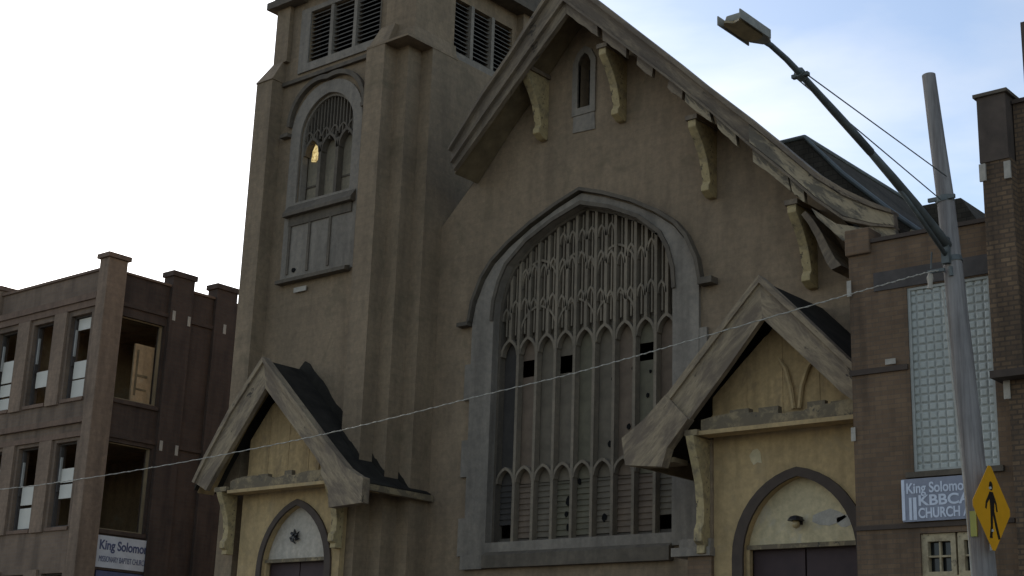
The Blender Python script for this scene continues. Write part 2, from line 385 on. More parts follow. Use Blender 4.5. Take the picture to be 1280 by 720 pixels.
# ---- great window outlines
def half(pts): return [(GX-d, z) for d, z in pts] + [(GX+d, z) for d, z in reversed(pts[:-1])]
INN = half([(2.17, 4.85), (2.17, 9.3), (2.14, 9.7), (2.02, 10.1), (1.85, 10.42), (1.35, 10.83), (0.7, 11.14), (0, 11.36)])
OUT = half([(2.72, 4.62), (2.74, 9.3), (2.66, 9.72), (2.44, 10.2), (2.2, 10.5), (1.80, 10.80), (1.23, 11.12), (0.58, 11.40), (0, 11.60)])
HOODi = half([(2.76, 9.36), (2.68, 9.76), (2.46, 10.24), (2.22, 10.54), (1.81, 10.84), (1.24, 11.16), (0.58, 11.44), (0, 11.64)])
HOODo = half([(2.83, 9.36), (2.75, 9.79), (2.52, 10.28), (2.27, 10.59), (1.855, 10.90), (1.27, 11.225), (0.60, 11.51), (0, 11.71)])
lanc = [(-17.13, 13.45), (-16.81, 13.45), (-16.81, 14.42), (-16.87, 14.56), (-16.97, 14.64), (-17.07, 14.56), (-17.13, 14.42)]
FT = [(-19.72, 12.86), (-18.85, 13.88), (-18.17, 14.56), (-17.27, 15.55), (-16.87, 15.96), (-16.06, 15.19), (-14.11, 13.31), (-13.56, 12.76),
      (-12.62, 11.86), (-11.99, 11.23), (-11.33, 10.55), (-10.81, 10.13), (-10.3, 9.80), (-9.97, 9.62)]
FB = [(-19.68, 12.42), (-18.85, 13.20), (-18.17, 13.86), (-17.25, 14.72), (-16.82, 15.12), (-16.01, 14.39), (-14.25, 12.77), (-13.36, 11.92),
      (-12.58, 11.07), (-11.82, 10.35), (-11.35, 9.85), (-10.84, 9.40), (-10.37, 9.28), (-9.95, 9.22)]
# gable wall with the window and lancet openings
top = [(-20.74, 11.62), (-19.72, 12.60), (-16.87, 15.5), (-14.11, 12.90), (-11.99, 10.75), (-10.9, 9.5), (-9.9, 8.9)]
hole1 = OUT
MB().prism([[(-9.9, 0), (-20.74, 0)] + top, hole1, lanc], 22.0, 22.4).build('gable_wall', 'stucco', CH)
nw = MB()
nw.box(-20.74, -20.34, 25.6, 40, 0, 9.2).box(-10.3, -9.9, 22.4, 40, 0, 9.0).box(-20.74, -9.9, 40, 40.4, 0, 9)
nw.box(-20.3, -10.3, 22.41, 40, 4.0, 4.1)
nw.build('nave_wall', 'stucco', CH)
# gable roof (stands just below the rake boards) and nave roof behind it
gr = MB()
gt = [(x, z-0.16) for x, z in FT]; gt[0] = (-19.72, 12.68); gt[-1] = (-9.95, 9.40)
gb = [(x, z-0.42) for x, z in FT]; gb[0] = (-19.72, 12.45); gb[-1] = (-9.95, 9.2)
gr.ribbon(gt, gb, 21.24, 22.9)
gr.build('gable_roof', 'roof', CH)
gr2 = MB(); gr2.ribbon([(-20.73, 11.60), (-19.73, 12.66)], [(-20.73, 11.38), (-19.73, 12.46)], 22.02, 22.9); gr2.build('gable_roof', 'roof', CH)
SFX = [(-19.75, FT[0][1])] + FT[1:-1]
sf = MB(); sf.ribbon([(x, z-0.425) for x, z in SFX], [(x, z-0.47) for x, z in SFX], 21.26, 21.985)
sf.build('soffit', 'soffit', CH)
nr = MB()
prof = [(-23.6, 9.3), (-22.6, 10.2), (-20.76, 12.0), (-20.2, 12.57), (-13.14, 12.57), (-12.35, 11.65), (-11.4, 10.72), (-10.6, 10.0), (-9.7, 9.45), (-9.7, 9.2), (-20.76, 9.2)]
nr.prism([(-20.70, 9.2)] + [(-20.70, 12.0), (-20.2, 12.57), (-13.14, 12.57), (-12.35, 11.65), (-11.4, 10.72), (-10.6, 10.0), (-9.7, 9.45), (-9.7, 9.2)], 24.0, 40.5)
nr.prism([(-20.5, 9.2), (-20.4, 12.65), (-12.25, 12.69), (-11.9, 12.1), (-10.4, 10.1), (-8.2, 9.0), (-8.2, 8.7)], 29.2, 37)
nr.box(-20.6, -13.6, 22.9, 24.0, 9.2, 12.3)
nr.build('nave_roof', 'roof', CH)
cp = MB()
cp.tube([(-13.14, 24.0, 12.59), (-13.14, 29.2, 12.59)], 0.05, 8)
cp.tube([(x, 24.0, z+0.02) for x, z in prof[3:9]], 0.05, 8)
cp.build('roof_edge_strip', 'arm', CH)

# rake boards (one each side), with an upper crown strip and a broken lower strip
def lerp(a, b, t): return (a[0]+(b[0]-a[0])*t, a[1]+(b[1]-a[1])*t)
def rake(i0, i1, mat):
    T, B = FT[i0:i1+1], FB[i0:i1+1]
    md = [lerp(t, b, 0.66) for t, b in zip(T, B)]
    sd_ = '_r' if i0 >= 4 else ''
    o = MB().ribbon(T, md, 21.08, 21.20).build('rake_board', mat+sd_, CH)
    cr0 = [lerp(t, b, -0.05) for t, b in zip(T, B)]; cr1 = [lerp(t, b, 0.10) for t, b in zip(T, B)]
    MB().ribbon(cr0, cr1, 20.98, 21.26).build('crown_strip', 'rake'+sd_, o)
    m0 = [lerp(t, b, 0.60) for t, b in zip(T, B)]; m1 = [lerp(t, b, 0.68) for t, b in zip(T, B)]
    MB().ribbon(m0, m1, 21.04, 21.24).build('bead_strip', 'rake'+sd_, o)
    return o, md, B
ra, mdL, BL = rake(0, 4, 'rake')
MB().ribbon([lerp(t, b, 0.05) for t, b in zip(mdL, BL)], BL, 21.13, 21.24).build('lower_strip', 'rake', ra)
rb, mdR, BR = rake(4, 13, 'rake')
def along(L, s):
    i = min(int(s), len(L)-2); return lerp(L[i], L[i+1], s-i)
for s0, s1 in ((0.02, 1.0), (1.06, 1.38), (1.52, 1.72), (1.92, 2.2), (2.3, 2.95), (3.1, 3.6), (4.0, 4.95), (5.0, 5.5)):
    n = 6; ss = [s0+(s1-s0)*k/(n-1) for k in range(n)]
    tp = [lerp(along(mdR, s), along(BR, s), 0.05) for s in ss]
    bt = [lerp(along(mdR, s), along(BR, s), 1.0 + random.uniform(-0.12, 0.06)) for s in ss]
    MB().ribbon(tp, bt, 21.13+random.uniform(-0.01, 0.02), 21.24).build('lower_strip', 'rake_worn_r' if s0 > 2.2 else 'rake_r', rb)
# bare, chalky stretch of the right rake toward its flared foot, and the foot
worn = [lerp(along(FT[4:], s), along(FB[4:], s), 0.14) for s in (4.0, 5.0, 6.0, 7.0, 8.0, 9.0)]
wornb = [lerp(along(FT[4:], s), along(FB[4:], s), 0.58) for s in (4.0, 5.0, 6.0, 7.0, 8.0, 9.0)]
MB().ribbon(worn, wornb, 21.05, 21.08).build('bare_patch', 'rake_worn_r', rb)
ft = MB(); ft.ribbon([(-11.45, 9.98), (-11.0, 9.62), (-10.5, 9.45), (-9.97, 9.5)], [(-11.35, 9.80), (-10.9, 9.32), (-10.45, 9.1), (-9.95, 9.05)], 21.10, 21.22)
ft.build('rake_foot', 'rake_worn_r', rb)
cvp = [(-11.70, 10.05), (-11.55, 9.86), (-11.40, 9.60), (-11.28, 9.34), (-11.17, 9.12), (-11.06, 8.98)]
cv = MB(); cv.ribbon(cvp, [(x-0.08-0.02*i, z-0.05) for i, (x, z) in enumerate(cvp)], 21.35, 21.95); cv.build('curved_eave_board', 'rake', CH)

# brackets under the rake: a carved profile in the depth direction, one mesh copied
def bracket_mesh(w, yo, H, mat, name, parent, x, ztop, ywall, foot=True):
    D = ywall - yo
    outp = [(ywall, ztop), (yo, ztop), (yo, ztop-0.10*H), (yo+0.10*D, ztop-0.16*H), (yo+0.32*D, ztop-0.30*H), (yo+0.52*D, ztop-0.48*H), (yo+0.62*D, ztop-0.66*H),
            (yo+0.68*D, ztop-0.80*H), (yo+0.60*D, ztop-0.86*H), (yo+0.60*D, ztop-0.93*H), (yo+0.74*D, ztop-0.97*H), (yo+0.85*D, ztop-H), (ywall, ztop-H)]
    m_ = MB(); m_.prism(outp, x-w/2, x+w/2, 'yz')
    o = m_.build(name, mat, parent, bevel=0.015)
    c_ = MB(); c_.box(x-w/2-0.04, x+w/2+0.04, yo-0.03, ywall, ztop+0.002, ztop+0.09); c_.build('bracket_cap', 'rake', o)
    return o
b0 = bracket_mesh(0.17, 21.28, 1.33, 'bracket', 'bracket', CH, -17.98, 14.28, 22.0)
for x, zt in ((-16.01, 14.22), (-13.94, 12.22), (-11.92, 10.18)):
    copy_to(b0, (x+17.98, 0, zt-14.28), CH)

# ---- great window
gw = MB(); gw.prism([OUT, INN], 21.93, 22.26)
for s in (-1, 1):                                  # toothed quoins of the jamb
    for k in range(6):
        z0 = 4.62 + k*0.78
        if k % 2 == 0: gw.box(min(GX+s*2.70, GX+s*2.90), max(GX+s*2.70, GX+s*2.90), 21.94, 22.1, z0, z0+0.74)
gw.box(GX-2.74, GX-2.17, 21.86, 22.3, 4.35, 4.62)
GW = gw.build('great_window', 'stone', CH)
def inset(L, d, dz=None):
    return [((x-GX)*(1-d/2.17)+GX, z - (0 if i in (0, len(L)-1) else (d if z > 9.4 else 0))) for i, (x, z) in enumerate(L)]
I2 = inset(INN, 0.055)
MB().prism([INN, I2], 22.12, 22.36).build('inner_moulding', 'stone_dark', GW)
arcI = [(x, z) for x, z in INN if z > 9.2]; arcO = [lerp(p, (GX, 9.0), -0.035) for p in arcI]
MB().ribbon(arcO, [lerp(p, (GX, 9.0), 0.0) for p in arcI], 21.89, 21.935).build('arch_bead', 'stone_dark', GW)
hd = MB(); hd.ribbon(HOODo, HOODi, 21.84, 22.0)
hd.box(GX-3.08, GX-2.78, 21.82, 22.0, 9.28, 9.36).box(GX+2.80, GX+3.10, 21.78, 22.0, 9.25, 9.37)
hd.build('hood_mould', 'stone_dark', GW)
sb = MB(); sb.prism([(21.84, 4.36), (21.84, 4.60), (22.34, 4.97), (22.34, 4.36)], GX-2.17, GX+2.17, 'yz'); sb.build('sill', 'stone_dark', GW)
TRX = [GX-2.13 + 4.26*i/9 for i in range(10)]
def ztop_at(x):
    for (x0, z0), (x1, z1) in zip(INN[1:-1], INN[2:]):
        if x0 <= x <= x1 and x1 > x0: return z0+(z1-z0)*(x-x0)/(x1-x0)
    return 9.3
tr = MB()
for i in range(1, 9): tr.box(TRX[i]-0.032, TRX[i]+0.032, 22.12, 22.27, 4.85, ztop_at(TRX[i])-0.05)
def parch(mb, x0, x1, z, rise, th=0.045, y0=22.13, y1=22.26, n=5):
    """a small pointed arch with its spandrels"""
    xm, hw = (x0+x1)/2, (x1-x0)/2
    def cur(hw, rise):
        R_ = (hw*hw+rise*rise)/(2*hw); c = hw-R_; a1 = math.asin(min(1, rise/R_))
        pr = [(c+R_*math.cos(a1*k/n), R_*math.sin(a1*k/n)) for k in range(n+1)]
        return [(xm-p[0], z+p[1]) for p in pr] + [(xm+p[0], z+p[1]) for p in reversed(pr[:-1])]
    o, i_ = cur(hw, rise), cur(hw-th, rise-th*1.2)
    mb.ribbon(o, i_, y0, y1)
for i in range(9):
    a, b = TRX[i], TRX[i+1]
    parch(tr, a, b, 6.02, 0.32, 0.05)
    parch(tr, a, b, 8.58, 0.36, 0.055)
    xm = (a+b)/2; zt = ztop_at(xm)-0.06
    tr.box(xm-0.034, xm+0.034, 22.14, 22.25, 8.90, zt)
    for x_ in ((a+xm)/2, (xm+b)/2):
        tr.box(x_-0.016, x_+0.016, 22.17, 22.24, 9.0, ztop_at(x_)-0.08)
    for (p, q) in ((a, xm), (xm, b)):
        for zz in (9.42 + random.uniform(-.1, .1), 10.14 + random.uniform(-.1, .1), 10.70):
            if min(ztop_at(p), ztop_at(q)) > zz+0.33: parch(tr, p, q, zz, 0.26, 0.05, 22.14, 22.25, 5)
for i in (1, 3, 5):
    for zz in (9.0, 9.95):
        if min(ztop_at(TRX[i]), ztop_at(TRX[i+2])) > zz+0.3: parch(tr, TRX[i], TRX[i+2], zz, 0.55, 0.04, 22.155, 22.255, 7)
tr.build('tracery', 'tracery', GW)
bl = MB()
bl.prism([(x, min(z, ztop_at(x))) for x, z in [(GX-2.1, 8.9), (GX+2.1, 8.9)]] + [p for p in reversed(I2) if p[1] > 9.0], 22.30, 22.33)
bl.build('head_board', 'board_grey', GW)
mats = ['board_dark', 'board_brown', 'board_grey', 'board_grey', 'board_green', 'board_grey', 'board_brown', 'board_green', 'board_brown']
UPH = {1: (8.13, 8.47), 3: (8.10, 8.45), 7: (8.12, 8.46)}
for i in range(9):
    a, b = TRX[i], TRX[i+1]
    zs = [(6.0, UPH[i][0]), (UPH[i][1], 8.95)] if i in UPH else [(6.0, 8.95)]
    m_ = MB()
    for z0, z1 in zs: m_.box(a+0.01, b-0.01, 22.285 + 0.004*(i % 3), 22.31, z0, z1)
    m_.build('tall_board', mats[i], GW)
    m_ = MB(); zb = 4.95 if i not in (0, 8) else 5.22
    z = zb
    while z < 5.95:
        if (i, round(z, 2)) == (3, zb+0.44): z += 0.11; continue
        h = min(0.11, 5.98-z)
        m_.prism([(22.27, z), (22.30, z+h+0.01), (22.315, z+h+0.01), (22.295, z)], a+0.01, b-0.01, 'yz'); z += 0.11
    m_.build('clapboard_panel', ['board_dark', 'board_brown', 'board_grey', 'board_green', 'board_green', 'board_grey', 'board_brown', 'board_brown', 'board_grey'][i], GW)
for (x, z, s) in ((-18.2, 7.2, .03), (-16.35, 7.85, .05), (-15.98, 6.9, .06), (-15.55, 7.45, .045), (-15.9, 8.0, .03), (-17.35, 5.6, .08), (-16.5, 5.25, .07), (-17.1, 5.95, .05), (-16.4, 6.6, .06), (-17.35, 5.1, .06), (-15.5, 7.9, .03), (-17.4, 5.35, .05), (-15.35, 10.15, .07), (-15.45, 10.6, .05)):
    q = MB(); k = 7; q.prism([(x+s*random.uniform(.6, 1)*math.cos(6.28*j/k), z+1.4*s*random.uniform(.6, 1)*math.sin(6.28*j/k)) for j in range(k)], 22.262, 22.283)
    q.build('hole', 'dark', GW)
# lancet
lz = MB()
lo_ = [(-17.26, 13.30), (-16.68, 13.30), (-16.68, 14.45), (-16.80, 14.68), (-16.97, 14.80), (-17.14, 14.68), (-17.26, 14.45)]
lz.prism([lo_, lanc], 21.955, 22.06)
lz.prism([(-17.24, 12.95), (-16.68, 12.92), (-16.70, 13.297), (-17.23, 13.297)], 21.975, 22.03)
LZ = lz.build('lancet_window', 'stone', CH)
MB().box(-17.2, -16.75, 22.34, 22.38, 13.4, 14.7).build('pane', 'dark', LZ)

# ============================================================ TOWER (part of the church)
tw = MB()
WX = -23.48
def arch(cx, hw, z0, zs, rise, n=10):
    pts = [(cx-hw, z0), (cx+hw, z0)]
    R_ = (hw*hw+rise*rise)/(2*hw); c = hw-R_; a1 = math.atan2(rise, -c)
    pr = [(c+R_*math.cos(a1*k/n), R_*math.sin(a1*k/n)) for k in range(n+1)]
    return pts + [(cx+p[0], zs+p[1]) for p in pr] + [(cx-p[0], zs+p[1]) for p in reversed(pr[:-1])]
TWI = arch(WX, 0.88, 12.58, 14.12, 0.95)
tw.prism([[(-25.1, 0), (-21.99, 0), (-21.99, 15.62), (-25.1, 15.62)], TWI], 21.02, 21.42)
tw.box(-25.65, -25.1, 20.65, 25.6, 0, 15.69)
tw.prism([(-21.99, 20.65), (-21.43, 20.65), (-21.43, 21.03), (-21.07, 21.03), (-21.07, 21.44), (-20.74, 21.44), (-20.74, 22.3), (-21.99, 22.3)], 0, 15.62, 'xy')
tw.box(-21.2, -20.74, 22.3, 25.6, 0, 15.62)
tw.box(-25.1, -21.2, 25.2, 25.6, 0, 15.62)
TW = tw.build('tower', 'stucco_tower', CH)
st = MB()   # belfry stage
BX0, BX1 = -24.30, -21.975
st.prism([[(-25.2, 15.62), (-21.5, 15.62), (-21.5, 18.0), (-25.2, 18.0)], [(BX0, 16.0), (BX1, 16.0), (BX1, 17.30), (BX0, 17.30)]], 21.02, 21.35)
st.prism([[(21.4, 15.62), (25.5, 15.62), (25.5, 18.0), (21.4, 18.0)], [(22.30, 15.97), (24.45, 15.97), (24.45, 17.3), (22.30, 17.3)]], -21.40, -21.07, 'yz')
st.box(-25.3, -25.0, 21.35, 25.5, 15.62, 18.0).box(-25.0, -21.4, 25.2, 25.5, 15.62, 18.0)
st.box(-25.5, -21.0, 20.95, 25.55, 18.0, 18.05)
st.build('belfry_stage', 'stucco_tower', TW)
cb = MB()
cb.frustum(-21.96, -21.36, 20.66, 22.2, 15.62, -21.80, -21.36, 20.86, 22.2, 16.12)
cb.frustum(-21.75, -20.76, 20.86, 22.24, 15.62, -21.75, -20.82, 20.93, 22.24, 15.95).box(-21.75, -20.84, 20.95, 22.2, 15.9, 18.0)
cb.box(-21.985, -20.73, 20.64, 22.26, 15.58, 15.63)
cb.build('corner_buttress_cap', 'stucco_tower', TW)
cb = MB(); cb.box(-21.4, -20.86, 24.6, 25.5, 15.5, 18.0); cb.build('corner_buttress_cap', 'stucco_tower', TW)
cb = MB(); cb.frustum(-25.67, -25.08, 20.62, 25.6, 15.69, -25.38, -25.08, 20.98, 25.3, 16.35).box(-25.42, -24.96, 20.90, 21.3, 16.2, 18.0)
cb.build('buttress_weathering', 'stucco_tower', TW)
co = MB(); co.box(-25.62, -24.5, 20.72, 25.75, 17.62, 17.8).box(-24.5, -20.62, 20.72, 25.75, 17.72, 17.86).box(-25.5, -20.75, 20.85, 25.6, 17.9, 19.2)
co.build('cornice', 'stone_dark', TW)
# string course under the louvres
sc_ = MB(); sc_.box(-25.08, -21.97, 20.93, 21.02, 15.58, 15.67).box(-21.07, -20.97, 22.26, 24.6, 15.60, 15.72)
sc_.build('string_course', 'stone_dark', TW)
# louvred openings
def louvre_front():
    f = MB()
    f.prism([[(BX0-0.32, 15.80), (BX1, 15.80), (BX1, 17.42), (BX0-0.32, 17.42)], [(BX0, 16.0), (BX1-0.001, 16.0), (BX1-0.001, 17.30), (BX0, 17.30)]], 20.975, 21.02)
    for x in (-23.58, -22.80): f.box(x-0.05, x+0.05, 20.99, 21.2, 16.0, 17.30)
    o = f.build('belfry_louvre', 'stone', TW)
    for a, b in ((BX0, -23.63), (-23.53, -22.85), (-22.75, BX1)):
        q = MB(); z = 16.03
        while z < 17.28:
            q.prism([(21.05, z), (21.16, z+0.085), (21.16, z+0.103), (21.05, z+0.024)], a+0.002, b-0.002, 'yz'); z += 0.108
        q.build('louvre_slats', 'louver', o)
    MB().box(BX0-0.05, BX1+0.05, 21.36, 21.4, 15.95, 17.4).build('dark_backing', 'dark', o)
def louvre_side():
    f = MB()
    for y in (23.0, 23.72): f.box(-21.25, -21.03, y-0.05, y+0.05, 15.97, 17.30)
    f.box(-21.1, -21.03, 22.26, 24.5, 15.80, 15.965)
    o = f.build('belfry_louvre', 'stone', TW)
    for a, b in ((22.30, 22.95), (23.05, 23.67), (23.77, 24.45)):
        q = MB(); z = 16.0
        while z < 17.28:
            q.prism([(-21.10, z), (-21.21, z+0.085), (-21.21, z+0.103), (-21.10, z+0.024)], a+0.002, b-0.002, 'xz') if False else None
            v = [(-21.10, a, z), (-21.21, a, z+0.085), (-21.21, a, z+0.103), (-21.10, a, z+0.024)]
            vs = v + [(x, b, zz) for x, _, zz in v]
            q.add(vs, [(0, 1, 2, 3), (7, 6, 5, 4), (0, 4, 5, 1), (1, 5, 6, 2), (2, 6, 7, 3), (3, 7, 4, 0)]); z += 0.108
        q.build('louvre_slats', 'louver', o)
    MB().box(-21.45, -21.41, 22.2, 24.5, 15.9, 17.4).build('dark_backing', 'dark', o)
louvre_front(); louvre_side()
# tower window: grey surround, tracery head, three lights and a panelled apron
s0 = arch(WX-0.02, 1.16, 10.74, 14.25, 1.10)
s1 = arch(WX, 0.87, 12.58, 14.12, 0.94)
wm = MB(); wm.prism([s0, s1], 20.975, 21.02)
wm.prism([arch(WX, 0.88, 12.58, 14.12, 0.95), arch(WX, 0.82, 12.62, 14.12, 0.88)], 21.06, 21.22)
WM = wm.build('tower_window', 'stone', TW)
hm = MB(); ho = arch(WX-0.02, 1.27, 14.3, 14.5, 0.99, 12)[2:]; hi = arch(WX-0.02, 1.18, 14.3, 14.48, 0.90, 12)[2:]
hm.ribbon(ho, hi, 20.90, 21.02); hm.box(WX-1.46, WX-1.2, 20.87, 21.02, 14.24, 14.33).box(WX+1.16, WX+1.34, 20.87, 21.02, 14.40, 14.49)
hm.build('hood_mould', 'stone_dark', WM)
sl_ = MB(); sl_.prism([(20.82, 12.24), (20.82, 12.32), (21.0, 12.56), (21.2, 12.60), (21.2, 12.24)], WX-1.10, WX+1.10, 'yz'); sl_.build('window_sill', 'stone_dark', WM)
sl_ = MB(); sl_.prism([(20.83, 10.68), (20.83, 10.76), (20.97, 10.80), (21.02, 10.80), (21.02, 10.68)], WX-1.18, WX+1.05, 'yz'); sl_.build('lower_sill', 'stone_dark', WM)
ap = MB()
xs = [WX-0.98, WX-0.30, WX+0.34, WX+1.0]
ap.box(WX-1.0, WX+1.02, 20.94, 20.976, 12.02, 12.235)
for x in (WX-0.95, WX-0.30, WX+0.36): ap.box(x-0.035, x+0.035, 20.945, 20.976, 10.9, 12.02)
ap.build('panelled_apron', 'stone_dark', WM)
MB().box(-24.15, -23.75, 20.955, 20.976, 10.44, 10.55).build('pale_stone', 'tie', WM)
q = MB(); q.prism([(-24.22+0.09*math.cos(k)*random.uniform(.6, 1), 10.98+0.07*math.sin(k)*random.uniform(.6, 1)) for k in (0, 1, 2, 3, 4, 5)], 20.955, 20.974); q.build('hole', 'dark', WM)
tt = MB()
lx = [WX-0.83, WX-0.28, WX+0.28, WX+0.83]
for x in lx[1:3]: tt.box(x-0.045, x+0.045, 21.08, 21.24, 12.58, 13.95)
for a, b in zip(lx[:-1], lx[1:]): parch(tt, a, b, 13.72, 0.42, 0.06, 21.08, 21.24)
k = 0
x = WX-0.76
while x < WX+0.78:
    hh = 14.12 + 0.86*math.sqrt(max(0, 1-((x-WX)/0.84)**2)); tt.box(x-0.016, x+0.016, 21.10, 21.22, 13.98 if k % 2 else 14.05, hh); x += 0.105; k += 1
for i in range(6): parch(tt, WX-0.83+i*0.277, WX-0.83+(i+1)*0.277, 14.1, 0.2, 0.04, 21.09, 21.23, 4)
tt.build('tracery', 'stone_dark', WM)
for i, mm in enumerate(()):
    MB().box(lx[i]+0.01, lx[i+1]-0.01, 21.25, 21.28, 12.6, 14.05).build('board', 'tower_board' if 'tower_board' in M else 'board_tower', WM) if False else None
M['board_tower'] = stucco('tower_boards', (0.24, 0.20, 0.135), 0.2, 0.2)
for i in range(3): MB().box(lx[i]+0.01, lx[i+1]-0.01, 21.25, 21.28, 12.6, 14.0).build('board', 'board_tower', WM)
MB().prism(arch(WX, 0.85, 13.95, 14.12, 0.9), 21.29, 21.32).build('head_board', 'board_grey', WM)
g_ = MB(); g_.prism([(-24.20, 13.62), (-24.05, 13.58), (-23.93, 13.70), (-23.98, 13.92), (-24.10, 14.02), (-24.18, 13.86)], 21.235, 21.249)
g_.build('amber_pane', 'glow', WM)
MB().box(WX-0.85, WX-0.35, 21.225, 21.25, 12.98, 13.02).build('cross_bar', 'stone_dark', WM)
MB().box(WX+0.33, WX+0.80, 21.225, 21.25, 13.02, 13.06).build('cross_bar', 'stone_dark', WM)

# ============================================================ PORCHES (parts of the church)
def porch(cx, xl, xr, apex, outL, inL, outR, inR, zbeam, beamx, tymp_mat, arch_o, arch_i, lintel, white, yback, spring, name='porch'):
    YF, YW = 19.95, 20.50
    w_ = MB()
    xi0, xi1 = arch_i
    zs = spring
    dop = arch(cx, (xi1-xi0)/2, 0.6, zs, arch_i_r)
    zw = apex[1]-0.55
    pts = [(xl, 0.0), (xr, 0.0), (xr, inR[-1][1] if xr < -15 else 6.4), (cx, zw), (xl, inL[-1][1]+0.1)]
    poly = [(xl, 0), (xr, 0), (xr, zbeam+0.1), (apex[0]+0.02, zw), (xl, zbeam+0.1)]
    w_.prism([poly, dop], YW, YW+0.14)
    P = w_.build(name, 'cream', CH)
    # tympanum boards above the beam
    t_ = MB(); n_ = 9
    for k in range(n_):
        a = xl+0.12+(xr-xl-0.24)*k/n_; b = xl+0.12+(xr-xl-0.24)*(k+1)/n_
        def zt(x): return min(zw-0.05, zbeam+0.05+(zw-zbeam-0.1)*(1-abs(x-apex[0]-0.02)/((xr-xl)/2+0.15)))
        if zt(a) > zbeam+0.15 and zt(b) > zbeam+0.15:
            t_.prism([(a, zbeam+0.02), (b-0.003, zbeam+0.02), (b-0.003, zt(b)), (a, zt(a))], YW-0.025-0.006*(k % 2), YW-0.002)
    t_.build('gable_boards', 'cream_dark', P)
    # barge boards
    def board(o, i_, nm='barge_board'):
        sd_ = '_r' if o[1][0] > o[0][0] else ''
        k = MB(); k.ribbon(o, i_, YF, YF+0.11); q = k.build(nm, 'bargeR'+sd_, P)
        c0 = [lerp(a, b, -0.06) for a, b in zip(o, i_)]; c1 = [lerp(a, b, 0.13) for a, b in zip(o, i_)]
        MB().ribbon(c0, c1, YF-0.05, YF+0.16).build('crown_strip', 'bargeR'+sd_, q); return q
    board(outL, inL); board(outR, inR)
    # roof slopes to the wall behind
    rL = [(x, z-0.03) for x, z in outL]; rR = [(x, z-0.03) for x, z in outR]
    rf = MB(); both = list(reversed(rL)) + rR[1:]
    rf.ribbon(both, [(x, z-0.14) for x, z in both], YF+0.02, yback)
    RF = rf.build('porch_roof', 'roof_tar', P)
    # soffit
    sf_ = MB(); sf_.ribbon([(x, z-0.145) for x, z in both], [(x, z-0.18) for x, z in both], YF+0.12, YW-0.005); sf_.build('soffit', 'cream_dark', P)
    # cross beam with a rotted, uneven top
    bm_ = MB(); n_ = 18
    tp = []; bt = []
    for k in range(n_+1):
        x = beamx[0]+(beamx[1]-beamx[0])*k/n_; tp.append((x, zbeam+0.09+random.uniform(-0.025, 0.03)+0.04*math.sin(k*0.5))); bt.append((x, zbeam-0.12))
    bm_.ribbon(tp, bt, 20.12, 20.30)
    B = bm_.build('cross_beam', 'beam', P)
    k = MB(); k.box(beamx[0], beamx[1], 20.05, 20.36, zbeam-0.19, zbeam-0.123); k.build('beam_moulding', 'cream', B)
    for j in range(4):
        x = beamx[0]+0.3+(beamx[1]-beamx[0]-0.9)*(j+random.random())/4
        MB().box(x, x+random.uniform(.2, .5), 20.14+0.02*j, 20.28, zbeam+0.02, zbeam+random.uniform(.12, .19)).build('loose_board', 'beam', B)
    # arch band, tympanum, lintel and doors
    ao = arch((arch_o[0]+arch_o[1])/2, (arch_o[1]-arch_o[0])/2, 1.2, zs-0.02, arch_o_r)
    MB().prism([ao, arch(cx, (xi1-xi0)/2-0.004, 1.22, zs, arch_i_r-0.004)], YW-0.05, YW-0.003).build('arch_band', 'arch_brown', P)
    ty = [p for p in arch(cx, (xi1-xi0)/2+0.03, zs-0.12, zs, arch_i_r+0.03)]
    ty = [(x, max(z, lintel-0.1)) for x, z in ty]
    ty = [p for i, p in enumerate(ty) if i < 2 or p[1] > lintel-0.09]
    MB().prism(ty, YW+0.145, YW+0.18).build('tympanum', tymp_mat, P)
    MB().box(xi0+0.02, xi1-0.02, YW+0.05, YW+0.144, lintel-0.16, lintel-0.09).build('lintel', 'beam', P)
    for s in (0, 1):
        a = xi0+0.06+s*((xi1-xi0)/2-0.05); b = a+(xi1-xi0)/2-0.08
        d = MB(); d.box(a, b, YW+0.19, YW+0.23, 0.6, lintel-0.15); D_ = d.build('door', 'door', P)
    k = MB(); k.box(xi0, xi0+0.06, YW+0.06, YW+0.16, 0.6, lintel-0.16).box(xi1-0.06, xi1, YW+0.06, YW+0.16, 0.6, lintel-0.16); k.build('door_frame', 'cream', P)
    k = MB()
    for j in range(4): k.box(xl-0.1, xr+0.1, 19.2+0.28*j, YW, 0.15*j if j else 0.0, 0.15*(j+1))
    k.build('steps', 'walk', P)
    return P
for sfx, sg in (('', 1), ('_r', -1)): M['bargeR'+sfx] = peeling('pale_barge_board'+sfx, (0.33, 0.25, 0.15), (0.165, 0.122, 0.08), (0.065, 0.048, 0.032), 0.42, 0.58, 2.2, (1, 1, 1), 45*sg)

arch_i_r, arch_o_r = 1.28, 1.42
PL = porch(-22.99, -24.72, -21.66, (-23.76, 8.70),
      outL=[(-23.76, 8.70), (-24.72, 7.66), (-25.42, 6.70), (-25.72, 6.22)],
      inL=[(-23.64, 8.05), (-24.34, 7.20), (-25.00, 6.42), (-25.30, 6.02)],
      outR=[(-23.76, 8.70), (-22.72, 7.72), (-21.42, 6.50), (-20.99, 6.12), (-20.64, 5.93)],
      inR=[(-23.64, 8.05), (-22.91, 7.36), (-21.99, 6.50), (-21.62, 6.10), (-21.40, 5.62)],
      zbeam=6.12, beamx=(-24.72, -21.72), tymp_mat='tymp_white', arch_o=(-24.08, -21.86), arch_i=(-23.94, -22.02), lintel=4.66, white=True, yback=21.03, spring=4.36)
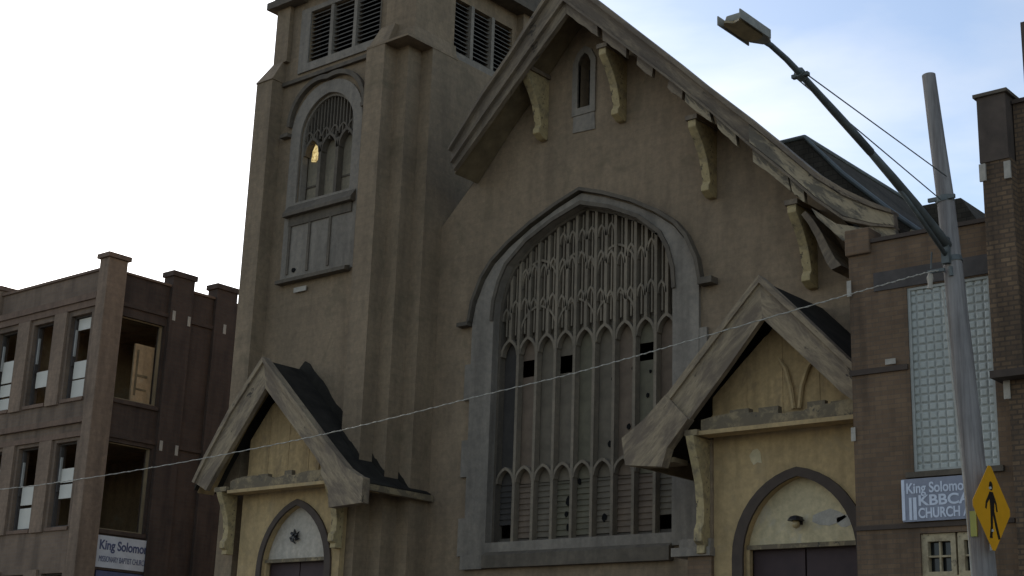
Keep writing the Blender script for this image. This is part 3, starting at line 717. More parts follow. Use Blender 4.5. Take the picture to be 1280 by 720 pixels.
# roof of the left porch runs on past the tower's stepped corner to the gable wall
k = MB(); k.ribbon([(-21.42, 6.47), (-20.99, 6.09), (-20.62, 5.90)], [(-21.42, 6.33), (-20.99, 5.95), (-20.62, 5.78)], 21.031, 21.93); k.build('porch_roof', 'roof_tar', PL)
k = MB(); k.box(-20.70, -20.56, 20.06, 21.95, 5.74, 5.86); k.build('eave_board', 'beam', PL)
k = MB(); k.prism([(-21.70, 6.12), (-21.62, 6.74), (-21.42, 6.56), (-20.99, 6.18), (-20.64, 5.99), (-20.50, 5.95), (-20.50, 5.46), (-21.40, 5.42), (-21.45, 5.75)], 19.885, 20.08); k.build('rake_foot', 'bargeR_r', PL)
# tar flashing daubed up the tower above the porch roof
def flashing(xs_, y, base, hs, parent):
    k = MB(); k.ribbon([(x, base(x)+h) for x, h in zip(xs_, hs)], [(x, base(x)-0.05) for x in xs_], y-0.02, y-0.002); k.build('tar_flashing', 'roof_tar', parent)
def zr(x): return 8.70-(x+23.76)*0.945
def wob(x0, x1, h0, h1, n=14): return [x0+(x1-x0)*i/(n-1) for i in range(n)], [(h0+(h1-h0)*i/(n-1))*random.uniform(.85, 1.15) for i in range(n)]
xs_, hs_ = wob(-23.95, -22.0, .40, .14); hs_[0] = .05; hs_[1] = .26
flashing(xs_, 21.02, lambda x: zr(max(x, -23.5)), hs_, PL)
xs_, hs_ = wob(-21.99, -21.43, .12, .10, 8); flashing(xs_, 20.65, zr, hs_, PL)
xs_, hs_ = wob(-21.43, -21.07, .14, .10, 7); flashing(xs_, 21.03, zr, hs_, PL)
xs_, hs_ = wob(-21.07, -20.74, .16, .1, 6); flashing(xs_, 21.44, zr, hs_, PL)
# curved brackets of the porches, seen mostly from their flank
def pbracket(x, ztop, zbot, yo, P, w=0.16, yw=20.5):
    H = ztop-zbot; D = yw-yo
    outp = [(yw, ztop), (yo, ztop), (yo+0.06*D, ztop-0.06*H), (yo+0.28*D, ztop-0.22*H), (yo+0.50*D, ztop-0.40*H), (yo+0.60*D, ztop-0.60*H), (yo+0.58*D, ztop-0.74*H),
            (yo+0.45*D, ztop-0.80*H), (yo+0.45*D, ztop-0.90*H), (yo+0.62*D, ztop-0.93*H), (yo+0.6*D, ztop-H), (yw, ztop-H)]
    return MB().prism(outp, x-w/2, x+w/2, 'yz').build('bracket', 'bracket', P, bevel=0.012)
pbracket(-24.98, 5.98, 4.70, 20.04, PL)
pbracket(-21.68, 5.98, 4.70, 20.04, PL)
k = MB(); k.box(-25.14, -24.75, 20.04, 20.5, 5.985, 6.08); k.build('bracket_beam', 'beam', PL)

arch_i_r, arch_o_r = 1.22, 1.38
PR = porch(-11.46, -13.12, -9.92, (-11.77, 8.53),
      outL=[(-11.77, 8.53), (-12.71, 7.59), (-13.54, 6.75), (-13.97, 6.37), (-14.38, 6.10)],
      inL=[(-11.74, 7.86), (-12.40, 7.12), (-13.00, 6.48), (-13.28, 6.18), (-13.62, 5.88)],
      outR=[(-11.77, 8.53), (-10.95, 7.70), (-10.23, 6.95), (-9.93, 6.70)],
      inR=[(-11.74, 7.86), (-11.10, 7.22), (-10.40, 6.52), (-9.93, 6.15)],
      zbeam=6.30, beamx=(-13.0, -9.95), tymp_mat='tymp', arch_o=(-12.64, -10.28), arch_i=(-12.44, -10.46), lintel=4.46, white=False, yback=22.0, spring=4.18)
k = MB(); k.prism([(-13.10, 6.36), (-13.54, 6.80), (-13.97, 6.43), (-14.41, 6.16), (-14.33, 5.70), (-13.60, 5.62), (-13.50, 5.92)], 19.885, 20.08); k.build('rake_foot', 'bargeR', PR)
k = MB(); k.box(-14.30, -13.5, 20.09, 20.5, 5.72, 5.80).box(-14.34, -14.28, 20.09, 22.0, 5.72, 6.05); k.build('eave_soffit', 'soffit', PR)
pbracket(-13.12, 6.10, 4.25, 19.96, PR, 0.15)
k = MB(); k.box(-13.24, -13.0, 20.0, 20.5, 6.105, 6.2); k.build('bracket_beam', 'beam', PR)
k = MB(); k.box(-13.45, -13.0, 20.42, 22.0, 0, 4.22); k.build('porch_pier', 'annex', PR)
k = MB(); k.box(-13.72, -12.98, 20.34, 22.0, 4.222, 4.36).box(-13.60, -13.0, 20.40, 21.99, 4.361, 4.50); k.build('pier_cap', 'stone', PR)
k = MB(); k.box(-13.24, -13.0, 20.46, 22.0, 4.5, 6.1); k.build('porch_cheek', 'stucco', PR)
# remains of a carved ornament in the right porch gable
k = MB()
for s in (-1, 1):
    k.tube([(-11.42+s*0.05, 20.42, 6.45), (-11.42+s*0.10, 20.42, 6.8), (-11.40+s*0.2, 20.42, 7.1), (-11.38+s*0.34, 20.42, 7.3)], [0.035, 0.04, 0.035, 0.02], 6)
k.build('carved_ornament', 'cream', PR)
for (x, z, w_, h_) in ((-10.75, 4.68, .16, .16), (-11.05, 4.74, .34, .22), (-12.2, 5.75, .14, .16)):
    n_ = 9; q = MB(); q.prism([(x+w_*random.uniform(.6, 1)*math.cos(6.28*j/n_), z+h_*random.uniform(.5, 1)*math.sin(6.28*j/n_)) for j in range(n_)], 20.64 if z < 5 else 20.492, 20.646 if z < 5 else 20.499)
    q.build('paint_patch', 'patch_blue' if z < 5 else 'tymp', PR) if z > 5 else q.build('paint_patch', 'tie', PR)

# ============================================================ wall lamps over the doors
def wall_lamp(x, y, z, label, broken):
    t = thing('wall_lamp', (x, y, z), label, 'lamp', 'lamps on the porch door panels')
    q = MB(); q.box(x-0.05, x+0.05, y-0.04, y, z-0.06, z+0.06); q.tube([(x, y-0.04, z+0.01), (x, y-0.12, z+0.03)], 0.02, 8); q.build('mount', 'black', t)
    q = MB(); n_ = 12
    if not broken:
        q.tube([(x, y-0.13, z+0.07), (x, y-0.13, z+0.05), (x, y-0.13, z+0.0), (x, y-0.13, z-0.01)], [0.03, 0.09, 0.13, 0.13], n_, True); q.build('lamp_shade', 'black', t, smooth=False)
        q = MB(); q.tube([(x, y-0.13, z-0.012), (x, y-0.13, z-0.06), (x, y-0.13, z-0.11), (x, y-0.13, z-0.13)], [0.05, 0.065, 0.05, 0.01], n_); q.build('bulb', 'lens', t, smooth=True)
    else:
        for a in range(6):
            an = a*1.05+0.3; q.tube([(x, y-0.05, z), (x+0.10*math.cos(an), y-0.07, z+0.10*math.sin(an)), (x+0.15*math.cos(an+.4), y-0.03, z+0.15*math.sin(an+.4))], [0.045, 0.03, 0.008], 6)
        q.build('broken_shade', 'black', t)
wall_lamp(-11.52, 20.644, 4.72, 'small dark capped lamp on the cream panel over the right porch door', False)
wall_lamp(-23.12, 20.644, 5.02, 'broken black lamp stub on the white panel over the left porch door', True)

# ============================================================ SCHOOL BUILDING at left
SX = -31.37; SY = 21.0
SB = thing('school_building', (-38, 26, 0), 'brown flat roofed brick building with broken open windows left of the church', 'building')
holes = []; wins = []
for i in range(9):
    x1 = -31.84-1.68*i; x0 = x1-0.90
    for z0, z1 in ((8.95, 11.14), (5.72, 7.84), (2.5, 4.6)):
        holes.append([(x0, z0), (x1, z0), (x1, z1), (x0, z1)]); wins.append((x0, x1, z0, z1, i))
MB().prism([[(-47.5, 0), (-31.37, 0), (-31.37, 12.2), (-47.5, 12.2)]] + holes, SY, SY+0.32).build('front_wall', 'school', SB)
sh = [[(21.52, 8.98), (22.92, 8.98), (22.92, 11.12), (21.52, 11.12)], [(21.52, 5.70), (22.92, 5.70), (22.92, 7.88), (21.52, 7.88)]]
MB().prism([[(SY+0.32, 0), (29, 0), (29, 12.2), (SY+0.32, 12.2)]] + sh, SX-0.32, SX, 'yz').build('side_wall', 'school_side_shaded', SB)
k = MB(); k.box(-47.5, -47.2, 21.32, 29, 0, 12.2).box(-47.2, -31.69, 28.7, 29, 0, 12.2); k.build('rear_wall', 'school_side_shaded', SB)
k = MB(); k.box(-47.2, -31.69, 21.32, 28.7, 11.35, 11.6).box(-47.2, -31.69, 21.32, 28.7, 8.05, 8.3).box(-47.2, -31.69, 21.32, 28.7, 4.8, 5.05); k.build('floor_slab', 'interior_brown', SB)
k = MB(); k.box(-47.2, -31.69, 24.6, 24.8, 8.3, 11.35).box(-47.2, -31.69, 24.6, 24.8, 5.05, 8.05).box(-35.0, -34.85, 21.32, 24.6, 8.3, 11.35); k.build('room_wall', 'interior_brown', SB)
# corner pier, intermediate piers, parapet caps
k = MB(); k.box(-31.60, -31.20, SY-0.10, SY+0.48, 0, 12.48); PRr = k.build('corner_pier', 'school_pier', SB, bevel=0.02)
k = MB(); k.box(-31.66, -31.14, SY-0.16, SY+0.54, 12.481, 12.60); k.build('pier_cap', 'school_trim', PRr)
for y0 in (22.98, 24.45):
    k = MB(); k.box(SX-0.3, SX+0.10, y0, y0+0.70, 0, 12.5); q = k.build('side_pier', 'school_side_shaded', SB)
    MB().box(SX-0.34, SX+0.15, y0-0.05, y0+0.75, 12.501, 12.64).build('pier_cap', 'school_side_shaded', q)
for x in (-36.6, -42.0):
    k = MB(); k.box(x-0.5, x+0.45, SY-0.1, SY+0.45, 11.6, 12.36); q = k.build('front_pier', 'school_pier', SB)
    MB().box(x-0.56, x+0.50, SY-0.16, SY+0.5, 12.361, 12.48).build('pier_cap', 'school_trim', q)
cop = MB(); cop.box(-47.6, -31.61, SY-0.05, SY+0.38, 12.201, 12.27).box(SX-0.36, SX+0.05, SY+0.57, 29, 12.201, 12.26); cop.build('coping', 'school_trim', SB)
cor = MB(); cor.box(-47.5, -31.61, SY-0.10, SY-0.002, 11.46, 11.62).box(-47.5, -31.61, SY-0.055, SY-0.002, 11.28, 11.455)
cor.build('cornice', 'school_trim', SB)
k = MB(); k.box(-47.5, -31.61, SY-0.09, SY-0.002, 8.28, 8.42).box(-47.5, -31.61, SY-0.055, SY-0.002, 7.93, 8.06); k.build('belt_course', 'school_trim', SB)
k = MB()
for z in (11.36, 7.98, 4.7): MB().box(SX, SX+0.05, SY+0.52, 25.2, z, z+0.10).build('lintel_course', 'school_side_shaded', SB)
for z in (8.86, 5.60): MB().box(SX, SX+0.06, 21.49, 22.95, z, z+0.10).build('window_sill', 'school_side_shaded', SB)
for y, z in ((23.05, 11.3), (23.55, 11.25), (24.75, 11.3), (23.05, 7.85), (23.55, 7.8)):
    MB().box(SX+0.10, SX+0.115, y, y+0.09, z, z+0.26).build('pale_stone', 'tie', SB)
for i in range(1, 9):
    x1 = -31.84-1.68*i
    for z0, z1 in ((8.84, 11.27), (5.62, 7.92), (2.4, 4.7)):
        MB().box(x1+0.12, x1+0.66, SY-0.07, SY-0.002, z0, z1).build('pilaster', 'school_pier', SB)
# windows: frame, sashes and what is left of the white panes
sash_state = {(0, 0): [(10.78, 11.08), (9.50, 9.95), (9.02, 9.46)], (1, 0): [(9.45, 9.88)], (2, 0): [(9.75, 10.35), (9.38, 9.70), (8.98, 9.32)],
              (0, 1): [(6.85, 7.20), (6.45, 6.80)], (1, 1): [(6.38, 6.85), (5.78, 6.30)], (2, 1): [(6.9, 7.4)]}
for (x0, x1, z0, z1, i) in wins:
    row = 0 if z0 > 8 else (1 if z0 > 5 else 2)
    k = MB(); k.prism([[(x0, z0), (x1, z0), (x1, z1), (x0, z1)], [(x0+0.05, z0+0.05), (x1-0.04, z0+0.05), (x1-0.04, z1-0.04), (x0+0.05, z1-0.04)]], SY+0.12, SY+0.22)
    if row < 2 and i % 3 != 2: k.box(x0+0.055, x0+0.10, SY+0.10, SY+0.2, z0+0.9, z1-0.1)
    W = k.build('window', 'frame_dark', SB)
    k = MB(); k.box(x0-0.04, x1+0.04, SY-0.05, SY+0.12, z0-0.09, z0-0.003); k.build('window_sill', 'school_trim', W)
    k = MB(); k.box(x0+0.10, x0+0.14, SY+0.105, SY+0.16, z0+1.15, z1-0.35); k.build('sash_edge', 'sash', W)
    for a, b in sash_state.get((i, row), [(z0+0.4, z0+0.8)] if (i+row) % 2 else [(z0+0.1, z0+0.5), (z0+0.55, z0+1.0)]):
        MB().box(x0+0.13, x1-0.05, SY+0.16, SY+0.18, a, b).build('pane', 'pane_white', W)
    if row < 2:
        k = MB()
        if row: k.box(x0+0.05, x1-0.04, SY+0.60, SY+0.63, z0, z1); k.build('inner_board', 'board_olive' if 'board_olive' in M else 'interior_brown', W)
for (y0, y1, z0, z1) in ((21.52, 22.92, 8.98, 11.12), (21.52, 22.92, 5.70, 7.88)):
    k = MB(); k.prism([[(y0+.001, z0+.001), (y1-.001, z0+.001), (y1-.001, z1-.001), (y0+.001, z1-.001)], [(y0+0.04, z0+0.04), (y1-0.07, z0+0.04), (y1-0.07, z1-0.03), (y0+0.04, z1-0.03)]], SX-0.16, SX-0.10, 'yz')
    W = k.build('open_window', 'pane_tan', SB)
    if z0 > 8:
        k = MB(); k.box(SX-0.30, SX-0.24, 22.25, 22.85, 9.02, 10.55); k.build('shutter', 'interior_brown', W)
        k = MB(); k.box(SX-0.235, SX-0.225, 22.32, 22.38, 9.2, 10.4).box(SX-0.235, SX-0.225, 22.38, 22.7, 9.7, 9.76).box(SX-0.235, SX-0.225, 22.38, 22.7, 9.35, 9.40); k.build('shutter_rail', 'soffit', W)

# sign on the side wall of the school
SG = thing('church_sign', (SX+0.1, 22.35, 4.77), 'white rectangular sign lettered in old style blue letters on the left building', 'sign')
k = MB(); k.box(SX+0.002, SX+0.06, 21.52, 23.13, 4.78, 5.55); k.build('panel', 'sign_white', SG)
k = MB(); k.box(SX+0.002, SX+0.05, 21.60, 23.13, 4.30, 4.72); k.build('lower_panel', 'ink', SG)
tw_ = text_w('King Solomon', 0.32)
text_part('lettering', 'King Solomon', 'ink', SG, (SX+0.062, 21.60, 5.22), 0.32, 1.42/tw_, 'side', 0.004, 0.008)
tw_ = text_w('MISSIONARY BAPTIST CHURCH', 0.2)
text_part('lettering', 'MISSIONARY BAPTIST CHURCH', 'ink', SG, (SX+0.062, 21.62, 4.92), 0.2, 1.40/tw_, 'side', 0.004, 0.0)

# ============================================================ BRICK ANNEX at right
AX = thing('brick_annex', (-8.6, 24, 0), 'low brown brick annex with a tall glass block window right of the church', 'building')
AY = 19.35
gbh = [(-9.0, 5.11), (-7.765, 5.11), (-7.765, 7.78), (-9.0, 7.78)]
wh = [(-8.95, 3.3), (-7.95, 3.3), (-7.95, 4.26), (-8.95, 4.26)]
MB().prism([[(-9.9, 0), (-7.3, 0), (-7.3, 8.55), (-9.9, 8.55)], gbh, wh], AY, AY+0.3).build('front_wall', 'annex', AX)
k = MB(); k.box(-9.9, -9.6, AY+0.3, 32, 0, 8.5).box(-9.6, -3.0, 31.7, 32, 0, 8.5).box(-9.6, -3.0, AY+0.3, 31.7, 8.05, 8.25); k.build('side_wall', 'annex', AX)
k = MB(); k.box(-9.52, -7.64, AY-0.04, AY+0.34, 8.551, 8.61); k.build('coping', 'arch_brown', AX)
k = MB(); k.box(-9.93, -9.53, AY-0.06, AY+0.36, 8.40, 8.80); k.build('corner_pier', 'annex', AX, bevel=0.02)
k = MB(); k.box(-9.905, -9.02, AY-0.035, AY, 6.58, 6.66); k.build('string_course', 'arch_brown', AX)
k = MB(); k.box(-9.5, -7.6, AY-0.02, AY, 7.80, 8.08); k.build('lintel', 'frame_dark', AX)  # widened dark strip: the shadow band above the glass blocks is in its colour
k = MB(); k.box(-9.1, -7.7, AY-0.06, AY+0.02, 5.03, 5.107); k.build('sill', 'stone_dark', AX)
k = MB(); k.box(-9.905, -7.6, AY-0.03, AY, 4.34, 4.40); k.build('lower_course', 'arch_brown', AX)
for x, z, w_, h_ in ((-9.92, 7.78, .07, .24), (-9.92, 5.62, .07, .2), (-9.35, 6.68, .16, .08)):
    MB().box(x, x+w_, AY-0.045, AY-0.036, z, z+h_).build('pale_stone', 'tie', AX)
gbk = MB(); nx, nz_ = 10, 22
dx, dz = (1.235)/nx, 2.67/nz_
for i in range(nx):
    for j in range(nz_):
        x0, z0 = -9.0+i*dx, 5.11+j*dz
        gbk.frustum(x0+0.010, x0+dx-0.010, AY+0.06, AY+0.10, z0+0.010, x0+0.010, x0+dx-0.010, AY+0.06, AY+0.10, z0+dz-0.010)
        gbk.add([(x0+0.012, AY+0.050, z0+0.012), (x0+dx-0.012, AY+0.050, z0+0.012), (x0+dx-0.012, AY+0.050, z0+dz-0.012), (x0+0.012, AY+0.050, z0+dz-0.012),
                 (x0+0.028, AY+0.042, z0+0.028), (x0+dx-0.028, AY+0.042, z0+0.028), (x0+dx-0.028, AY+0.042, z0+dz-0.028), (x0+0.028, AY+0.042, z0+dz-0.028)],
                [(4, 5, 6, 7), (0, 1, 5, 4), (1, 2, 6, 5), (2, 3, 7, 6), (3, 0, 4, 7)])
GB = gbk.build('glass_block_window', 'gblock', AX)
MB().box(-9.0, -7.765, AY+0.0575, AY+0.13, 5.11, 7.78).build('mortar_grid', 'mortar', GB)
k = MB()
k.prism([[(-9.0, 5.11), (-7.765, 5.11), (-7.765, 7.78), (-9.0, 7.78)], [(-8.955, 5.15), (-7.81, 5.15), (-7.81, 7.74), (-8.955, 7.74)]], AY+0.02, AY+0.056); k.build('window_frame', 'mortar', GB)
for x0, x1 in ((-8.95, -8.46), (-8.43, -7.95)):
    k = MB(); k.prism([[(x0, 3.35), (x1, 3.35), (x1, 4.255), (x0, 4.255)], [(x0+0.09, 3.74), (x1-0.07, 3.74), (x1-0.07, 4.15), (x0+0.09, 4.15)]], AY+0.04, AY+0.14)
    xm = (x0+x1)/2+0.01; k.box(xm-0.012, xm+0.012, AY+0.06, AY+0.12, 3.74, 4.15).box(x0+0.09, x1-0.07, AY+0.065, AY+0.115, 3.935, 3.96)
    W = k.build('casement_window', 'tan_frame', AX); MB().box(x0+0.05, x1-0.05, AY+0.145, AY+0.16, 3.7, 4.2).build('pane', 'glass', W)
k = MB(); k.box(-9.0, -7.9, AY-0.03, AY+0.06, 3.60, 3.68); k.build('window_ledge', 'tan_frame', AX)
# debris and timbers lying on the annex roof behind the parapet
k = MB(); k.tube([(-9.3, 20.2, 8.72), (-8.3, 20.6, 8.95)], 0.05, 6); k.tube([(-9.2, 20.0, 8.85), (-8.7, 20.1, 8.6)], 0.04, 6)
k.box(-9.4, -8.2, 20.3, 20.5, 8.25, 8.80); k.build('roof_timber', 'beam', AX)

# sign on the annex
AS = thing('church_sign', (-8.66, AY, 4.45), 'blue sign with chunky white painted lettering under the glass block window', 'sign')
k = MB(); k.box(-9.16, -7.95, AY-0.06, AY-0.037, 4.42, 5.01); k.build('panel', 'sign_blue', AS)
k = MB(); k.box(-9.165, -9.12, AY-0.066, AY-0.0605, 4.44, 5.0).box(-9.06, -9.02, AY-0.066, AY-0.0605, 4.44, 4.75).box(-9.0, -8.95, AY-0.066, AY-0.0605, 4.44, 4.75); k.build('white_stripe', 'ink_white', AS)
for body, z, x0, sz, wd, bo in (('King Solomon', 4.81, -9.10, 0.20, 0.90, 0.004), ('KBBCA', 4.635, -8.93, 0.20, 0.74, 0.005), ('CHURCH A', 4.465, -8.93, 0.19, 0.74, 0.005)):
    tw_ = text_w(body, sz); text_part('lettering', body, 'ink_white', AS, (x0, AY-0.063, z), sz, wd/tw_, 'front', 0.003, bo)

# ============================================================ ROUGH BRICK TOWER at the right edge
BT = thing('brick_tower', (-5.5, 22, 0), 'rough brown brick tower with a blackened pier top at the right edge', 'building')
k = MB(); k.box(-7.60, -7.19, 18.9, 19.6, 6.30, 9.25); k.build('pier', 'rough_brick', BT)
k = MB(); k.box(-7.62, -7.21, 18.88, 19.6, 9.25, 10.22); P_ = k.build('pier_top', 'tower_cap', BT)
MB().box(-7.66, -7.17, 18.84, 19.64, 10.221, 10.27).build('pier_cap', 'stone_dark', P_)
k = MB(); k.box(-7.19, 14.0, 19.10, 19.5, 6.30, 10.10).box(-7.50, 14.0, 19.12, 19.5, 0, 6.20).box(-7.19, -6.8, 19.5, 28, 0, 10.1); k.build('wall', 'rough_brick', BT)  # unseen run past the right edge, lengthened to shade the church's right-facing sides
k = MB(); k.box(-7.64, 14.0, 18.86, 19.6, 6.20, 6.299).box(-7.19, 14.0, 19.06, 19.55, 10.10, 10.16); k.build('ledge', 'arch_brown', BT)
k = MB(); k.box(-7.12, 14.0, 19.4, 30, 10.161, 11.46); Q_ = k.build('upper_stage', 'tower_cap', BT)  # carried on out of view too, added mass blocking sky light on the church
for x, z in ((-7.63, 8.98), (-7.28, 8.95), (-7.56, 5.95)):
    MB().box(x, x+0.09, 18.86 if z > 6.3 else 19.1, 18.897 if z > 6.3 else 19.118, z, z+0.25).build('pale_stone', 'tie', BT)

# ============================================================ UTILITY POLE, STREET LAMP, CABLE, PEDESTRIAN SIGN
UP = thing('utility_pole', (-7.0, 17.3, 0), 'grey weathered wooden utility pole leaning left in front of the annex', 'pole')
pp = [(-7.04, 17.3, -0.02), (-7.12, 17.3, 1.7), (-7.21, 17.3, 3.45), (-7.28, 17.3, 4.99), (-7.34, 17.3, 6.09), (-7.40, 17.3, 7.19), (-7.46, 17.3, 8.22), (-7.53, 17.3, 9.01), (-7.61, 17.3, 10.0)]
k = MB(); k.tube(pp, [0.165, 0.158, 0.148, 0.140, 0.133, 0.122, 0.110, 0.100, 0.088], 20); k.build('pole', 'pole', UP, smooth=False)
k = MB(); k.tube([(-7.468, 17.3, 8.18), (-7.475, 17.3, 8.26)], 0.122, 16).box(-7.66, -7.30, 17.20, 17.24, 8.2, 8.25); k.build('pole_band', 'arm', UP)
k = MB(); k.tube([(-7.38, 17.17, 7.16), (-7.385, 17.17, 7.28)], [0.03, 0.03], 8); k.build('bolt_plate', 'arm', UP)
k = MB(); k.tube([(-7.28, 17.12, 3.2), (-7.32, 17.13, 4.4), (-7.43, 17.155, 5.9), (-7.50, 17.17, 7.0)], 0.012, 6); k.build('ground_wire', 'cable', UP)
k = MB(); k.box(-7.28, -7.20, 17.13, 17.150, 3.9, 4.2); k.build('reflector_tag', 'yellow_tag', UP)

LA = thing('street_lamp', (-7.42, 17.2, 7.6), 'street lamp on a long grey arm with guy rods rising from the wooden pole', 'street lamp')
XL = -7.42
k = MB()
k.tube([(XL, 17.18, 7.57), (XL, 16.98, 7.64), (XL, 16.29, 7.86), (XL, 15.7, 8.03), (XL, 15.13, 8.18)], [0.065, 0.065, 0.062, 0.055, 0.045], 12)
k.tube([(XL, 17.15, 7.42), (XL, 16.44, 7.72), (XL, 15.9, 7.93)], [0.03]*3, 8)
k.tube([(XL, 15.14, 8.18), (XL, 14.7, 8.29), (XL, 14.28, 8.39), (XL, 13.9, 8.48), (XL, 13.53, 8.57), (XL, 13.2, 8.64), (XL, 12.86, 8.68), (XL, 12.64, 8.67)], [0.05, 0.05, 0.048, 0.042, 0.038, 0.034, 0.032, 0.032], 12)
k.build('arm', 'arm', LA, smooth=True)
k = MB(); k.tube([(-7.405, 17.3, 7.36), (-7.42, 17.3, 7.43)], 0.130, 16); k.box(XL-0.05, XL+0.05, 17.10, 17.17, 7.32, 7.66); k.build('pole_bracket', 'arm', LA)
k = MB(); k.tube([(XL, 13.56, 8.56), (XL, 13.46, 8.59)], 0.062, 10); k.box(XL-0.10, XL+0.10, 13.47, 13.53, 8.54, 8.58); k.build('clamp', 'arm', LA)
k = MB(); k.tube([(XL+0.03, 13.5, 8.6), (XL+0.03, 17.2, 8.50)], 0.008, 5); k.tube([(XL-0.06, 13.5, 8.55), (XL-0.06, 17.2, 8.20)], 0.008, 5); k.build('guy_rod', 'arm', LA)
# cobra head: tapered shell, two side skirts standing past the broken front, yellowed lens
k = MB(); zc = 8.63; XH = XL+0.05
def hexa(mb, rings):
    """rings: list of (y, halfwidth, zlow, zhigh)"""
    vs = []; fs = []
    for y, h, a, b in rings: vs += [(XH-h, y, a), (XH+h, y, a), (XH+h*0.75, y, b), (XH-h*0.75, y, b)]
    for i in range(len(rings)-1):
        for q in range(4): fs.append((4*i+q, 4*i+(q+1) % 4, 4*i+4+(q+1) % 4, 4*i+4+q))
    fs += [(0, 1, 2, 3), tuple(4*(len(rings)-1)+q for q in (3, 2, 1, 0))]; mb.add(vs, fs)
hexa(k, [(12.70, 0.05, zc-0.01, zc+0.07), (12.54, 0.115, zc-0.03, zc+0.06), (12.25, 0.125, zc-0.02, zc+0.075), (12.03, 0.12, zc-0.01, zc+0.07)])
LH = k.build('lamp_head', 'lamp_shell', LA, bevel=0.01)
k = MB(); k.box(XH-0.135, XH-0.122, 11.93, 12.54, zc-0.06, zc+0.04); k.build('side_skirt', 'lamp_shell', LH)
k = MB(); k.box(XH+0.128, XH+0.141, 11.93, 12.54, zc-0.05, zc+0.05); k.build('side_skirt', 'lamp_shell', LH)
k = MB(); k.prism([(XH-0.10, 12.0), (XH-0.05, 11.93), (XH+0.02, 12.0), (XH+0.10, 11.97), (XH+0.10, 12.44), (XH, 12.50), (XH-0.10, 12.44)], zc-0.055, zc-0.032, 'xy'); k.build('lens', 'lens', LH)

CB = MB()
cps = [(-40, 17.0, 6.35), (-34, 17.0, 6.03), (-28.4, 17.0, 5.86), (-25.5, 17.0, 5.87), (-23.0, 17.0, 5.93), (-20.7, 17.0, 6.02), (-18.6, 17.0, 6.13), (-16.75, 17.0, 6.27), (-15.04, 17.0, 6.42), (-13.46, 17.0, 6.54), (-12.29, 17.0, 6.66), (-11.33, 17.0, 6.77), (-9.31, 17.0, 7.01), (-8.27, 17.0, 7.13), (-7.60, 17.05, 7.22), (-7.50, 17.2, 7.24)]
def catm(P, n):
    out = []
    for i in range(len(P)-1):
        p0, p1, p2, p3 = P[max(i-1, 0)], P[i], P[i+1], P[min(i+2, len(P)-1)]
        for k in range(n):
            t = k/n; out.append(tuple(0.5*(2*b+(c-a)*t+(2*a-5*b+4*c-d)*t*t+(3*b-a-3*c+d)*t**3) for a, b, c, d in zip(p0, p1, p2, p3)))
    return out+[P[-1]]
cp_ = [Vector(p) for p in catm(cps, 24)]
CB.tube(cp_, 0.006, 5)
tws = [p + 0.010*Vector((0, math.cos(i*1.5), math.sin(i*1.5))) for i, p in enumerate(cp_)]
CB.tube(tws, 0.005, 5)
cable = CB.build('overhead_cable', 'cable', None, smooth=True)
tag(cable, 'thin pale twisted cable sagging across the church front to the wooden pole', 'cable')
IN = thing('cable_insulator', (-7.62, 17.12, 7.1), 'small pale insulator hanging beside the pole at the cable end', 'insulator')
k = MB(); k.tube([(-7.60, 17.12, 7.50), (-7.62, 17.12, 7.28)], 0.012, 6); k.box(-7.66, -7.44, 17.10, 17.14, 7.22, 7.26); k.build('hook', 'arm', IN)
k = MB(); k.tube([(-7.63, 17.12, 7.22), (-7.64, 17.12, 7.16), (-7.64, 17.12, 7.08), (-7.65, 17.12, 7.02)], [0.03, 0.045, 0.03, 0.04], 8); k.build('spool', 'tie', IN)

PS = thing('pedestrian_sign', (-7.0, 17.1, 3.6), 'yellow diamond warning sign with a black walking figure beside the leaning pole', 'sign')
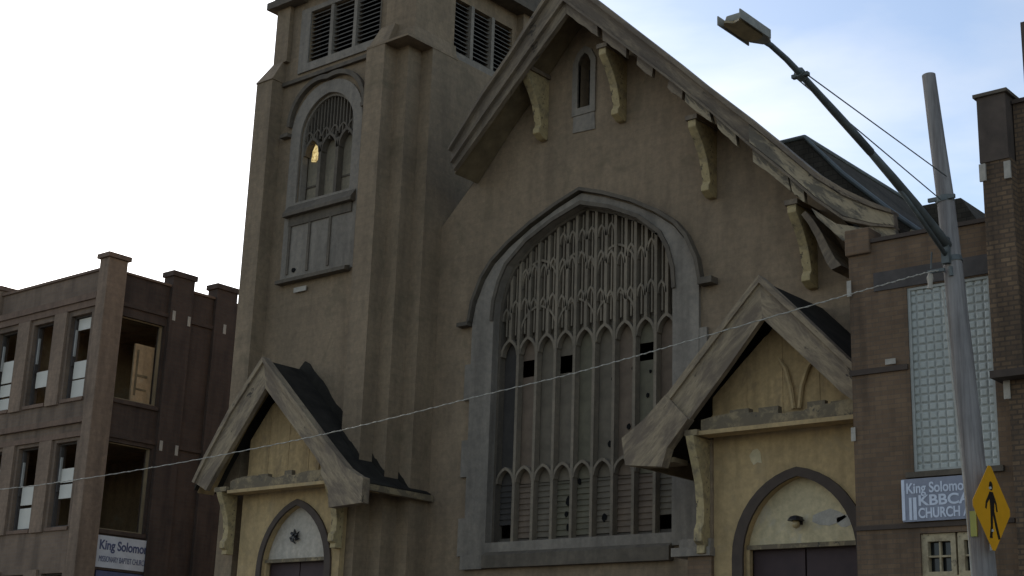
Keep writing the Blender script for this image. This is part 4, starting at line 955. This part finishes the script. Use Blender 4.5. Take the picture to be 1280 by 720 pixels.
# the diamond faces the traffic, turned from the facade
sc0 = Vector((-6.99, 17.1, 4.22)); ang = R(88)
hd_ = 0.535; U_ = Vector((math.cos(ang), math.sin(ang), 0)); Wn = Vector((math.sin(ang), -math.cos(ang), 0)); Z_ = Vector((0, 0, 1))
def on_sign(poly, d0, d1, mb):
    n = len(poly); vs = [sc0+U_*x+Z_*z+Wn*d0 for x, z in poly]+[sc0+U_*x+Z_*z+Wn*d1 for x, z in poly]
    tr_ = tessellate_polygon([[Vector((p[0], p[1], 0)) for p in poly]])
    fs = [tuple(t) for t in tr_]+[tuple(n+i for i in reversed(t)) for t in tr_]+[(i, (i+1) % n, n+(i+1) % n, n+i) for i in range(n)]
    mb.add(vs, fs)
r_ = 0.05
dia = [(r_*0.7, hd_-r_*0.7), (hd_-r_*0.7, r_*0.7), (hd_-r_*0.7, -r_*0.7), (r_*0.7, -hd_+r_*0.7), (-r_*0.7, -hd_+r_*0.7), (-hd_+r_*0.7, -r_*0.7), (-hd_+r_*0.7, r_*0.7), (-r_*0.7, hd_-r_*0.7)]
k = MB(); on_sign(dia, -0.004, 0.0, k); PN = k.build('panel', 'yellow', PS)
k = MB()
on_sign([(0.05*math.cos(a*0.524), 0.26+0.055*math.sin(a*0.524)) for a in range(12)], 0.001, 0.003, k)
on_sign([(-0.045, 0.19), (0.05, 0.19), (0.07, 0.06), (0.055, -0.05), (-0.045, -0.05), (-0.05, 0.08)], 0.001, 0.003, k)
on_sign([(-0.045, 0.185), (-0.16, 0.06), (-0.185, -0.02), (-0.15, -0.03), (-0.125, 0.04), (-0.04, 0.11)], 0.0011, 0.0032, k)
on_sign([(0.05, 0.185), (0.13, 0.07), (0.15, -0.03), (0.115, -0.035), (0.095, 0.05), (0.045, 0.10)], 0.0011, 0.0032, k)
on_sign([(0.0, -0.04), (0.058, -0.04), (0.13, -0.22), (0.19, -0.35), (0.13, -0.36), (0.07, -0.23)], 0.0012, 0.0034, k)
on_sign([(-0.045, -0.04), (0.015, -0.04), (0.0, -0.20), (-0.03, -0.36), (-0.10, -0.36), (-0.055, -0.20)], 0.0013, 0.0036, k)
k.build('walking_figure', 'black', PN)
k = MB(); on_sign([(-0.03, -0.5), (0.03, -0.5), (0.03, 0.42), (-0.03, 0.42)], -0.04, -0.006, k)
k.tube([(-7.12, 17.22, 4.45), (-6.98, 17.06, 4.45)], 0.018, 6); k.tube([(-7.12, 17.22, 3.95), (-6.98, 17.06, 3.95)], 0.018, 6)
k.build('mount', 'galv', PS)
